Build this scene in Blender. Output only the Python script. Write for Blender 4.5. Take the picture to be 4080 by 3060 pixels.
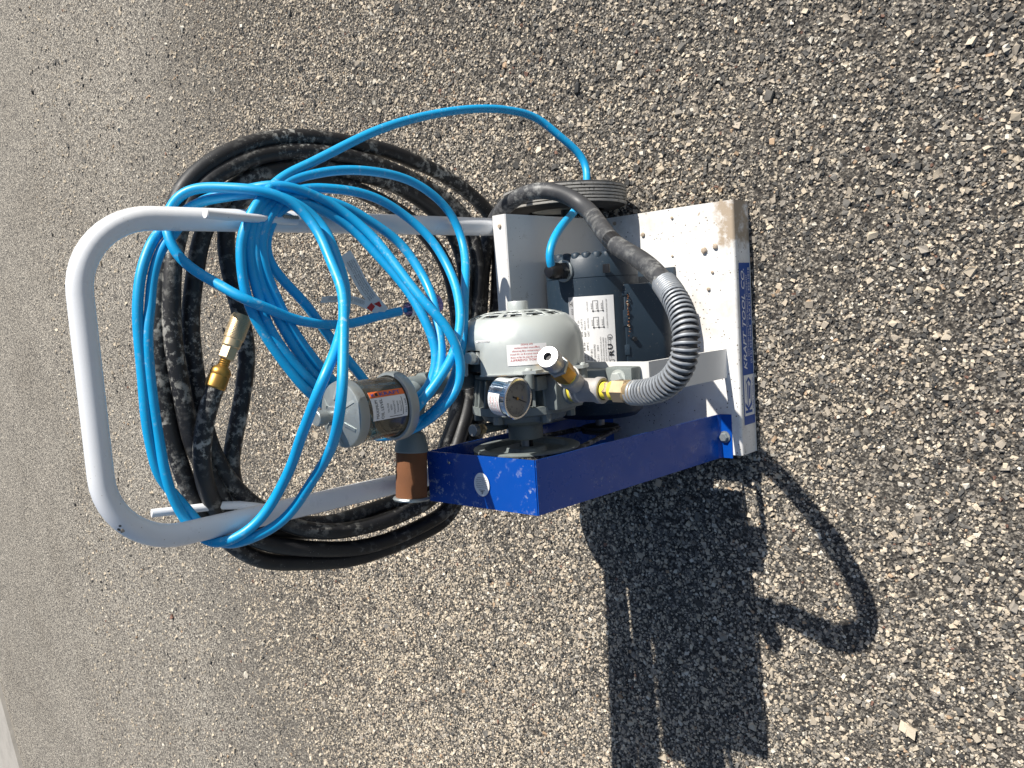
import bpy, bmesh, math, random
import numpy as np
from mathutils import Vector, Matrix
random.seed(7); rng = np.random.default_rng(7)
sc = bpy.context.scene
for o in list(bpy.data.objects): bpy.data.objects.remove(o)
C = sc.collection

# ------------------------------------------------------------------ camera
# a phone held sideways: the picture's left edge is "up" in the world
F_PX = 3242.64; PITCH = 0.808423; ROLL = -0.1631036; YAW = -0.1352447
CAM = Vector((0.0639744, -0.9809016, 1.3807481))
def cam_axes():
    c, s = math.cos, math.sin
    f = Vector((s(YAW)*c(PITCH), c(YAW)*c(PITCH), -s(PITCH)))
    r = Vector((c(YAW), -s(YAW), 0)); u = r.cross(f)
    return c(ROLL)*r + s(ROLL)*u, -s(ROLL)*r + c(ROLL)*u, f
cr, cu, cf = cam_axes()
cd = bpy.data.cameras.new('camera'); cam = bpy.data.objects.new('camera', cd); C.objects.link(cam)
cd.sensor_width = 36; cd.lens = F_PX/4080*36; cd.clip_start = .02; cd.clip_end = 400
X, Yv, Z = -cu, cr, -cf
cam.matrix_world = Matrix(((X.x, Yv.x, Z.x, CAM.x), (X.y, Yv.y, Z.y, CAM.y), (X.z, Yv.z, Z.z, CAM.z), (0, 0, 0, 1)))
sc.camera = cam

# ------------------------------------------------------------------ light
SUN = Vector((1.11, .12, 1.0)).normalized()            # towards the sun
w = bpy.data.worlds.new('World'); sc.world = w; w.use_nodes = True
nt = w.node_tree; nt.nodes.clear()
sky = nt.nodes.new('ShaderNodeTexSky'); sky.sky_type = 'NISHITA'; sky.sun_disc = False
sky.sun_elevation = math.asin(SUN.z); sky.sun_rotation = math.atan2(SUN.x, SUN.y)
bg = nt.nodes.new('ShaderNodeBackground'); bg.inputs[1].default_value = .068
wo = nt.nodes.new('ShaderNodeOutputWorld')
nt.links.new(sky.outputs[0], bg.inputs[0]); nt.links.new(bg.outputs[0], wo.inputs[0])
sl = bpy.data.lights.new('sun', 'SUN'); sl.energy = 5.0; sl.angle = math.radians(.5); sl.color = (1, .955, .88)
so = bpy.data.objects.new('sun', sl); C.objects.link(so)
so.rotation_euler = SUN.to_track_quat('Z', 'Y').to_euler(); so.location = (3, .3, 3)
sc.view_settings.view_transform = 'Standard'; sc.view_settings.look = 'None'
sc.view_settings.exposure = 0.5; sc.view_settings.gamma = 1.0; sc.view_settings.use_curve_mapping = False
sc.render.engine = 'CYCLES'
sc.cycles.max_bounces = 8; sc.cycles.transparent_max_bounces = 12

# ------------------------------------------------------------------ materials
def srgb(r, g, b):
    f = lambda v: (v/255/12.92 if v/255 <= .04045 else ((v/255+.055)/1.055)**2.4)
    return (f(r), f(g), f(b))
class NT:
    def __init__(s, name):
        s.m = bpy.data.materials.new(name); s.m.use_nodes = True; s.t = s.m.node_tree; s.t.nodes.clear()
        s.out = s.n('ShaderNodeOutputMaterial'); s.p = s.n('ShaderNodeBsdfPrincipled'); s.l(s.p.outputs[0], s.out.inputs[0])
        s._co = None
    def n(s, ty, **kw):
        nd = s.t.nodes.new(ty)
        for k, v in kw.items(): setattr(nd, k, v)
        return nd
    def l(s, a, b): s.t.links.new(a, b)
    def co(s):
        if s._co is None: s._co = s.n('ShaderNodeTexCoord').outputs['Object']
        return s._co
    def noise(s, scale, detail=4, rough=.6, vec=None):
        nd = s.n('ShaderNodeTexNoise'); nd.inputs['Scale'].default_value = scale
        nd.inputs['Detail'].default_value = detail; nd.inputs['Roughness'].default_value = rough
        s.l(vec or s.co(), nd.inputs['Vector']); return nd.outputs['Fac']
    def voro(s, scale, out='Distance', feature='F1', rand=1.0, vec=None):
        nd = s.n('ShaderNodeTexVoronoi', feature=feature); nd.inputs['Scale'].default_value = scale
        nd.inputs['Randomness'].default_value = rand
        s.l(vec or s.co(), nd.inputs['Vector']); return nd.outputs[out]
    def ramp(s, fac, stops, interp='LINEAR'):
        nd = s.n('ShaderNodeValToRGB'); nd.color_ramp.interpolation = interp
        e = nd.color_ramp.elements
        while len(e) < len(stops): e.new(.5)
        for k, (p, c) in enumerate(stops):
            e[k].position = p; e[k].color = (*c, 1) if isinstance(c, tuple) else (c, c, c, 1)
        s.l(fac, nd.inputs[0]); return nd.outputs[0]
    def mix(s, fac, a, b):
        nd = s.n('ShaderNodeMix', data_type='RGBA')
        for v, i in ((fac, 0), (a, 6), (b, 7)):
            if hasattr(v, 'is_output') or hasattr(v, 'links'): s.l(v, nd.inputs[i])
            elif i == 0: nd.inputs[0].default_value = v
            else: nd.inputs[i].default_value = (*v, 1)
        return nd.outputs[2]
    def math(s, op, a, b):
        nd = s.n('ShaderNodeMath', operation=op)
        for k, v in enumerate((a, b)):
            if hasattr(v, 'links'): s.l(v, nd.inputs[k])
            else: nd.inputs[k].default_value = v
        return nd.outputs[0]
    def col(s, v):
        if hasattr(v, 'links'): s.l(v, s.p.inputs['Base Color'])
        else: s.p.inputs['Base Color'].default_value = (*v, 1)
    def rough(s, v):
        if hasattr(v, 'links'): s.l(v, s.p.inputs['Roughness'])
        else: s.p.inputs['Roughness'].default_value = v
    def bump(s, h, strength=.3, dist=.001):
        nd = s.n('ShaderNodeBump'); nd.inputs['Strength'].default_value = strength; nd.inputs['Distance'].default_value = dist
        s.l(h, nd.inputs['Height']); s.l(nd.outputs[0], s.p.inputs['Normal'])
def mat(name, base, rough=.5, metal=0.0, dust=None, dust_scale=60, dust_lo=.58, dust_hi=.7, specks=None, speck_scale=300, speck_lo=.12,
        vary=.12, bump=0, bump_scale=400, coat=0, spec=.5):
    t = NT(name)
    n0 = t.noise(18, 5)
    c = t.mix(n0, tuple(v*(1-vary) for v in base), tuple(min(1, v*(1+vary)) for v in base))
    if dust:
        f = t.ramp(t.noise(dust_scale, 8, .68), [(dust_lo, 0.0), (dust_hi, 1.0)])
        big = t.ramp(t.noise(dust_scale*.13, 3), [(.42, 0.0), (.62, 1.0)])
        c = t.mix(t.math('MULTIPLY', f, big), c, dust)
    if specks:
        f = t.ramp(t.voro(speck_scale), [(0, 1.0), (speck_lo, 1.0), (speck_lo+.05, 0.0)])
        c = t.mix(t.math('MULTIPLY', f, t.ramp(t.noise(speck_scale*.06, 3), [(.5, 0.0), (.6, 1.0)])), c, specks)
    t.col(c); t.p.inputs['Metallic'].default_value = metal
    t.rough(t.ramp(t.noise(40, 5), [(.3, max(.02, rough-.08)), (.7, min(1, rough+.1))]))
    t.p.inputs['Specular IOR Level'].default_value = spec
    if coat: t.p.inputs['Coat Weight'].default_value = coat; t.p.inputs['Coat Roughness'].default_value = .1
    if bump: t.bump(t.noise(bump_scale, 4), bump)
    return t.m
M = {}
M['white_tube'] = mat('white_tube_paint', (.74, .75, .77), .32, specks=(.35, .32, .27), speck_scale=120, speck_lo=.06, vary=.04, coat=.25)
def plate_paint():
    t = NT('white_plate_paint_dirty')
    base = t.mix(t.noise(9, 6), (.76, .75, .72), (.84, .83, .81))
    film = t.ramp(t.noise(14, 8, .7), [(.46, 0.0), (.72, 1.0)])
    c = t.mix(t.math('MULTIPLY', film, .6), base, (.42, .36, .29))
    # scraped, darker strokes
    mp = t.n('ShaderNodeMapping'); mp.inputs['Rotation'].default_value = (0, 0, .6); mp.inputs['Scale'].default_value = (1, 6, 1)
    t.l(t.co(), mp.inputs['Vector'])
    st = t.ramp(t.noise(70, 6, .7, mp.outputs[0]), [(.62, 0.0), (.68, 1.0)])
    zone = t.ramp(t.noise(11, 3), [(.5, 0.0), (.58, 1.0)])
    c = t.mix(t.math('MULTIPLY', t.math('MULTIPLY', st, zone), .6), c, (.33, .31, .28))
    sp = t.ramp(t.voro(125), [(0, 1.0), (.13, 1.0), (.18, 0.0)])
    z2 = t.ramp(t.noise(26, 4), [(.44, 0.0), (.52, 1.0)])
    c = t.mix(t.math('MULTIPLY', sp, z2), c, (.10, .075, .05))
    ru = t.ramp(t.noise(260, 5, .75), [(.66, 0.0), (.7, 1.0)])
    z3 = t.ramp(t.noise(13, 2), [(.58, 0.0), (.64, 1.0)])
    c = t.mix(t.math('MULTIPLY', ru, z3), c, (.30, .10, .03))
    mu = t.ramp(t.noise(20, 7, .72), [(.66, 0.0), (.69, 1.0)])
    c = t.mix(mu, c, (.40, .31, .22))
    # caked dirt along the far front corner of the plate
    sx = t.n('ShaderNodeSeparateXYZ'); t.l(t.co(), sx.inputs[0])
    mx_ = t.ramp(sx.outputs[0], [(.085, 0.0), (.16, 1.0)]); my_ = t.ramp(t.math('MULTIPLY', sx.outputs[1], -1), [(.215, 0.0), (.262, 1.0)])
    cake = t.ramp(t.math('MULTIPLY', t.math('MULTIPLY', mx_, my_), t.noise(34, 7, .72)), [(.34, 0.0), (.50, 1.0)])
    c = t.mix(cake, c, (.40, .32, .235))
    t.col(c); t.rough(t.ramp(t.noise(25, 5), [(.3, .35), (.7, .65)])); t.bump(t.noise(160, 6), .15)
    return t.m
M['plate'] = plate_paint()
M['white_flat'] = mat('white_back_paint', (.70, .69, .67), .42, dust=(.42, .38, .33), dust_scale=30, dust_lo=.6, dust_hi=.72, specks=(.16, .11, .07), speck_scale=140, speck_lo=.08, vary=.05)
M['cord'] = mat('blue_cord_jacket', (.004, .33, .66), .4, dust=(.42, .56, .66), dust_scale=120, dust_lo=.56, dust_hi=.74, specks=(.5, .62, .7), speck_scale=260, speck_lo=.07, vary=.10)
M['rubber'] = mat('black_hose_rubber', (.011, .011, .0125), .5, dust=(.34, .33, .30), dust_scale=85, dust_lo=.50, dust_hi=.60, specks=(.3, .29, .27), speck_scale=240, speck_lo=.08, vary=.2, bump=.15)
M['feed_rubber'] = mat('dusty_charcoal_rubber', (.042, .043, .047), .5, dust=(.26, .26, .25), dust_scale=70, dust_lo=.47, dust_hi=.62, specks=(.4, .39, .37), speck_scale=160, speck_lo=.07, vary=.2, bump=.1)
M['black_plastic'] = mat('black_plastic', (.012, .012, .014), .3, vary=.1)
M['guard'] = mat('blue_guard_enamel', (.001, .060, .34), .3, dust=(.42, .46, .52), dust_scale=75, dust_lo=.60, dust_hi=.70, specks=(.5, .53, .57), speck_scale=150, speck_lo=.06, vary=.06, coat=.35)
M['guard_dusty'] = mat('blue_guard_enamel_scuffed', (.001, .060, .34), .32, dust=(.46, .50, .56), dust_scale=95, dust_lo=.55, dust_hi=.66, specks=(.5, .53, .57), speck_scale=150, speck_lo=.07, vary=.08, coat=.3)
M['motor'] = mat('slate_blue_motor_paint', (.015, .030, .048), .5, dust=(.20, .19, .17), dust_scale=160, dust_lo=.62, dust_hi=.74, specks=(.38, .38, .37), speck_scale=200, speck_lo=.06, vary=.1, bump=.12, bump_scale=600)
M['motor_rust'] = mat('rust_dust', (.18, .07, .03), .9, vary=.4)
M['pump'] = mat('grey_green_pump_paint', (.50, .53, .51), .36, .25, dust=(.25, .26, .25), dust_scale=25, dust_lo=.6, dust_hi=.75, vary=.06, coat=.15)
M['casting'] = mat('grey_casting_paint', (.19, .215, .21), .55, .1, dust=(.12, .125, .12), dust_scale=35, dust_lo=.52, dust_hi=.68, vary=.12, bump=.35, bump_scale=300)  # darker than the real paint: deep shade round the pump put into the colour
M['dark_cast'] = mat('dark_cast_iron', (.06, .065, .065), .6, .3, vary=.2, bump=.3)
M['zinc'] = mat('zinc_plated_steel', (.36, .39, .39), .45, .7, dust=(.3, .3, .29), dust_scale=50, vary=.12)
M['galv'] = mat('galvanised_malleable_iron', (.42, .40, .38), .6, .35, dust=(.22, .12, .08), dust_scale=60, dust_lo=.56, dust_hi=.66, vary=.15, bump=.5, bump_scale=350)
M['chrome'] = mat('chrome_rim', (.75, .76, .78), .14, 1.0, vary=.04)
M['steel'] = mat('bright_steel', (.45, .44, .43), .42, .8, vary=.06)
M['wire'] = mat('dusty_grey_spring_wire', (.30, .32, .345), .5, .35, dust=(.60, .57, .52), dust_scale=80, dust_lo=.58, dust_hi=.66, vary=.1)
M['brass'] = mat('brass', (.60, .46, .28), .42, .75, dust=(.35, .27, .17), dust_scale=70, vary=.1)
M['brass_old'] = mat('aged_brass', (.44, .25, .06), .38, .85, dust=(.30, .20, .08), dust_scale=50, dust_lo=.5, dust_hi=.7, vary=.2)
M['tape'] = mat('yellow_thread_tape', (.85, .70, .06), .5, vary=.1)
M['felt'] = mat('brown_felt', (.17, .068, .028), .95, vary=.35, bump=.5, bump_scale=700)
M['tread'] = mat('dusty_tyre_tread', (.36, .345, .32), .92, dust=(.10, .10, .095), dust_scale=140, dust_lo=.52, dust_hi=.62, specks=(.55, .53, .48), speck_scale=130, speck_lo=.10, vary=.2, bump=.5)
M['tread_groove'] = mat('tyre_groove', (.02, .02, .021), .9, vary=.2)
M['paper'] = mat('white_label_paper', (.80, .79, .78), .45, vary=.02)
M['paper_tag'] = mat('tag_paper', (.66, .65, .63), .6, vary=.05)
M['ink'] = mat('black_ink', (.02, .02, .022), .6, vary=0)
M['ink_red'] = mat('red_ink', (.45, .02, .02), .6, vary=0)
M['ink_white'] = mat('white_ink', (.80, .81, .84), .5, vary=0)
M['ink_blue'] = mat('blue_ink', (.012, .075, .33), .45, vary=.06)
M['ink_orange'] = mat('orange_ink', (.80, .16, .03), .5, vary=.2)
M['ink_grey'] = mat('grey_ink', (.36, .36, .37), .5, vary=.03)
M['mud'] = mat('dried_mud', (.42, .34, .26), .95, vary=.25, bump=.6, bump_scale=300)
M['dial'] = mat('dusty_gauge_dial', (.16, .155, .145), .35, dust=(.09, .085, .08), dust_scale=40, dust_lo=.5, dust_hi=.7, vary=.15, coat=.6)
def clear(name, tint, alpha):
    t = NT(name)
    g = t.n('ShaderNodeBsdfGlossy'); g.inputs['Roughness'].default_value = .06; g.inputs['Color'].default_value = (.9, .9, .9, 1)
    tr = t.n('ShaderNodeBsdfTransparent'); tr.inputs['Color'].default_value = (*tint, 1)
    df = t.n('ShaderNodeBsdfDiffuse'); df.inputs['Color'].default_value = (.34, .32, .29, 1)
    fr = t.n('ShaderNodeLayerWeight'); fr.inputs['Blend'].default_value = .35
    m0 = t.n('ShaderNodeMixShader'); t.l(t.math('MULTIPLY', t.ramp(t.noise(35, 6), [(.35, .3), (.7, 1.0)]), alpha), m0.inputs[0]); t.l(tr.outputs[0], m0.inputs[1]); t.l(df.outputs[0], m0.inputs[2])
    m1 = t.n('ShaderNodeMixShader'); t.l(t.math('MULTIPLY', fr.outputs['Fresnel'], .7), m1.inputs[0]); t.l(m0.outputs[0], m1.inputs[1]); t.l(g.outputs[0], m1.inputs[2])
    t.l(m1.outputs[0], t.out.inputs[0]); return t.m
M['glass'] = clear('smoky_clear_plastic', (.86, .82, .76), .13)
M['plug'] = clear('violet_clear_plastic', (.62, .52, .78), .25)

# ------------------------------------------------------------------ mesh helpers
class MB:
    """collects shapes in one bmesh, one material slot per material used"""
    def __init__(s): s.b = bmesh.new(); s.ms = []
    def mi(s, m):
        if m not in s.ms: s.ms.append(m)
        return s.ms.index(m)
    def face(s, vs, m):
        try: f = s.b.faces.new(vs); f.material_index = s.mi(m); f.smooth = True; return f
        except ValueError: return None
    def box(s, x0, x1, y0, y1, z0, z1, m, bev=0, mx=None):
        g = bmesh.new(); bmesh.ops.create_cube(g, size=1)
        for v in g.verts: v.co = Vector(((x0+x1)/2+v.co.x*(x1-x0), (y0+y1)/2+v.co.y*(y1-y0), (z0+z1)/2+v.co.z*(z1-z0)))
        if bev: bmesh.ops.bevel(g, geom=g.edges[:], offset=bev, segments=2, affect='EDGES', profile=.6)
        s.merge(g, m, mx)
    def merge(s, g, m, mx=None):
        d = {}
        for v in g.verts: d[v] = s.b.verts.new(mx @ v.co if mx else v.co)
        for f in g.faces: s.face([d[v] for v in f.verts], m)
        g.free()
    def prism(s, pts, axis, a, b, m, bev=0):
        """pts: polygon in the two other axes (order x,y / x,z / y,z), extruded along axis a..b"""
        g = bmesh.new()
        def P(p, t): return Vector((t, p[0], p[1])) if axis == 0 else Vector((p[0], t, p[1])) if axis == 1 else Vector((p[0], p[1], t))
        A = [g.verts.new(P(p, a)) for p in pts]; Bv = [g.verts.new(P(p, b)) for p in pts]; n = len(pts)
        g.faces.new(A); g.faces.new(Bv[::-1])
        for i in range(n): g.faces.new((A[i], Bv[i], Bv[(i+1) % n], A[(i+1) % n]))
        bmesh.ops.recalc_face_normals(g, faces=g.faces[:])
        if bev: bmesh.ops.bevel(g, geom=g.edges[:], offset=bev, segments=2, affect='EDGES', profile=.6)
        s.merge(g, m)
    def lathe(s, prof, o, ax, m, seg=32, cap=True, ref=None, mats=None, skip=None, twist=0):
        """prof: (t, r) along ax from origin o"""
        o = Vector(o); ax = Vector(ax).normalized(); r = Vector(ref) if ref else (Vector((0, 0, 1)) if abs(ax.z) < .9 else Vector((0, 1, 0)))
        e1 = (r - ax*r.dot(ax)).normalized(); e2 = ax.cross(e1)
        rings = []
        for t, rad in prof:
            rings.append([s.b.verts.new(o+ax*t+(e1*math.cos(twist+2*math.pi*k/seg)+e2*math.sin(twist+2*math.pi*k/seg))*rad) for k in range(seg)])
        for i in range(len(prof)-1):
            for k in range(seg):
                if skip and skip(i, k): continue
                s.face((rings[i][k], rings[i][(k+1) % seg], rings[i+1][(k+1) % seg], rings[i+1][k]), mats[i] if mats else m)
        if cap:
            s.face(rings[0][::-1], mats[0] if mats else m); s.face(rings[-1], mats[-1] if mats else m)
        return rings
    def cyl(s, p0, p1, r0, r1, m, seg=20, bev=0, twist=0):
        p0 = Vector(p0); p1 = Vector(p1); L = (p1-p0).length
        if bev: pr = [(0, r0-bev), (bev, r0), (L-bev, r1), (L, r1-bev)]
        else: pr = [(0, r0), (L, r1)]
        s.lathe(pr, p0, p1-p0, m, seg, twist=twist)
    def tube(s, pts, r, m, seg=12, cap=True):
        pts = [Vector(p) for p in pts]; n = len(pts); prev = None; rings = []
        for i, p in enumerate(pts):
            t = (pts[min(i+1, n-1)]-pts[max(i-1, 0)]).normalized()
            if prev is None:
                a = Vector((0, 0, 1)) if abs(t.z) < .9 else Vector((1, 0, 0)); e = (a-t*a.dot(t)).normalized()
            else: e = (prev-t*prev.dot(t)).normalized()
            prev = e; f = t.cross(e); rr = r[i] if isinstance(r, list) else r
            rings.append([s.b.verts.new(p+(e*math.cos(2*math.pi*k/seg)+f*math.sin(2*math.pi*k/seg))*rr) for k in range(seg)])
        for i in range(n-1):
            for k in range(seg): s.face((rings[i][k], rings[i][(k+1) % seg], rings[i+1][(k+1) % seg], rings[i+1][k]), m)
        if cap: s.face(rings[0][::-1], m); s.face(rings[-1], m)
    def sheet(s, fn, w, h, m, nu=1, nv=1):
        """rectangle (0..w, 0..h) mapped by fn(u, v)"""
        g = [[s.b.verts.new(fn(w*i/nu, h*j/nv)) for i in range(nu+1)] for j in range(nv+1)]
        for j in range(nv):
            for i in range(nu): s.face((g[j][i], g[j][i+1], g[j+1][i+1], g[j+1][i]), m)
    def poly(s, fn, pts, m):
        s.face([s.b.verts.new(fn(u, v)) for u, v in pts], m)
    def text(s, fn, string, u, v, size, m, width=None, align='LEFT', shear=0, bold=0):
        """flat lettering: baseline starts at (u, v), mapped by fn; width squeezes or stretches it"""
        vs, fs, wd = glyphs(string, shear, bold)
        k = size; kx = (width/wd) if width else size
        off = {'LEFT': 0, 'CENTER': -wd*kx/2, 'RIGHT': -wd*kx}[align]
        vv = [s.b.verts.new(fn(u+off+a*kx, v+b*k)) for a, b in vs]
        for f in fs: s.face([vv[i] for i in f], m)
    def build(s, name, parent=None, sharp=35, recalc=True, label=None):
        if recalc: bmesh.ops.recalc_face_normals(s.b, faces=s.b.faces[:])
        me = bpy.data.meshes.new(name); s.b.to_mesh(me); s.b.free()
        for m in s.ms: me.materials.append(M[m] if isinstance(m, str) else m)
        me.set_sharp_from_angle(angle=math.radians(sharp))
        o = bpy.data.objects.new(name, me); C.objects.link(o)
        if parent: o.parent = parent
        if label: o['label'] = label
        return o
_gl = {}
def glyphs(st, shear, bold):
    k = (st, shear, bold)
    if k in _gl: return _gl[k]
    cu_ = bpy.data.curves.new('lettering', 'FONT'); cu_.body = st; cu_.size = 1; cu_.resolution_u = 2; cu_.shear = shear; cu_.offset = bold
    o = bpy.data.objects.new('lettering', cu_); C.objects.link(o)
    dg = bpy.context.evaluated_depsgraph_get(); me = bpy.data.meshes.new_from_object(o.evaluated_get(dg))
    vs = [(v.co.x, v.co.y) for v in me.vertices]; fs = [tuple(p.vertices) for p in me.polygons]
    x0 = min(v[0] for v in vs); x1 = max(v[0] for v in vs)
    bpy.data.objects.remove(o); bpy.data.curves.remove(cu_); bpy.data.meshes.remove(me)
    _gl[k] = ([(a-x0, b) for a, b in vs], fs, x1-x0); return _gl[k]
def empty(name, loc=(0, 0, 0)):
    o = bpy.data.objects.new(name, None); C.objects.link(o); o.location = loc; o.empty_display_size = .05; return o
def tag(o, label=None, cat=None, group=None, kind=None):
    if label: o['label'] = label
    if cat: o['category'] = cat
    if group: o['group'] = group
    if kind: o['kind'] = kind
    return o
def spline(pts, step=.006, smooth=2):
    P = np.array(pts, float); Q = np.vstack([2*P[0]-P[1], P, 2*P[-1]-P[-2]]); out = []
    for i in range(1, len(Q)-2):
        p0, p1, p2, p3 = Q[i-1:i+3]
        d = [max(1e-6, np.linalg.norm(b-a))**.5 for a, b in ((p0, p1), (p1, p2), (p2, p3))]
        m1 = (p2-p1)-d[1]*((p2-p0)/(d[0]+d[1])-(p1-p0)/d[0]) if False else None
        t0 = 0; t1 = d[0]; t2 = t1+d[1]; t3 = t2+d[2]
        n = max(2, int(np.linalg.norm(p2-p1)/step))
        for k in range(n):
            t = t1+(t2-t1)*k/n
            A1 = (t1-t)/(t1-t0)*p0+(t-t0)/(t1-t0)*p1; A2 = (t2-t)/(t2-t1)*p1+(t-t1)/(t2-t1)*p2; A3 = (t3-t)/(t3-t2)*p2+(t-t2)/(t3-t2)*p3
            B1 = (t2-t)/(t2-t0)*A1+(t-t0)/(t2-t0)*A2; B2 = (t3-t)/(t3-t1)*A2+(t-t1)/(t3-t1)*A3
            out.append((t2-t)/(t2-t1)*B1+(t-t1)/(t2-t1)*B2)
    out.append(P[-1]); out = np.array(out)
    # even spacing, then a light smoothing so that the cable has no kinks
    L = np.concatenate([[0], np.cumsum(np.linalg.norm(np.diff(out, axis=0), axis=1))]); s = np.linspace(0, L[-1], max(3, int(L[-1]/step)))
    out = np.stack([np.interp(s, L, out[:, k]) for k in range(3)], 1)
    for _ in range(smooth*4): out[1:-1] = .25*out[:-2]+.5*out[1:-1]+.25*out[2:]
    return out

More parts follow.
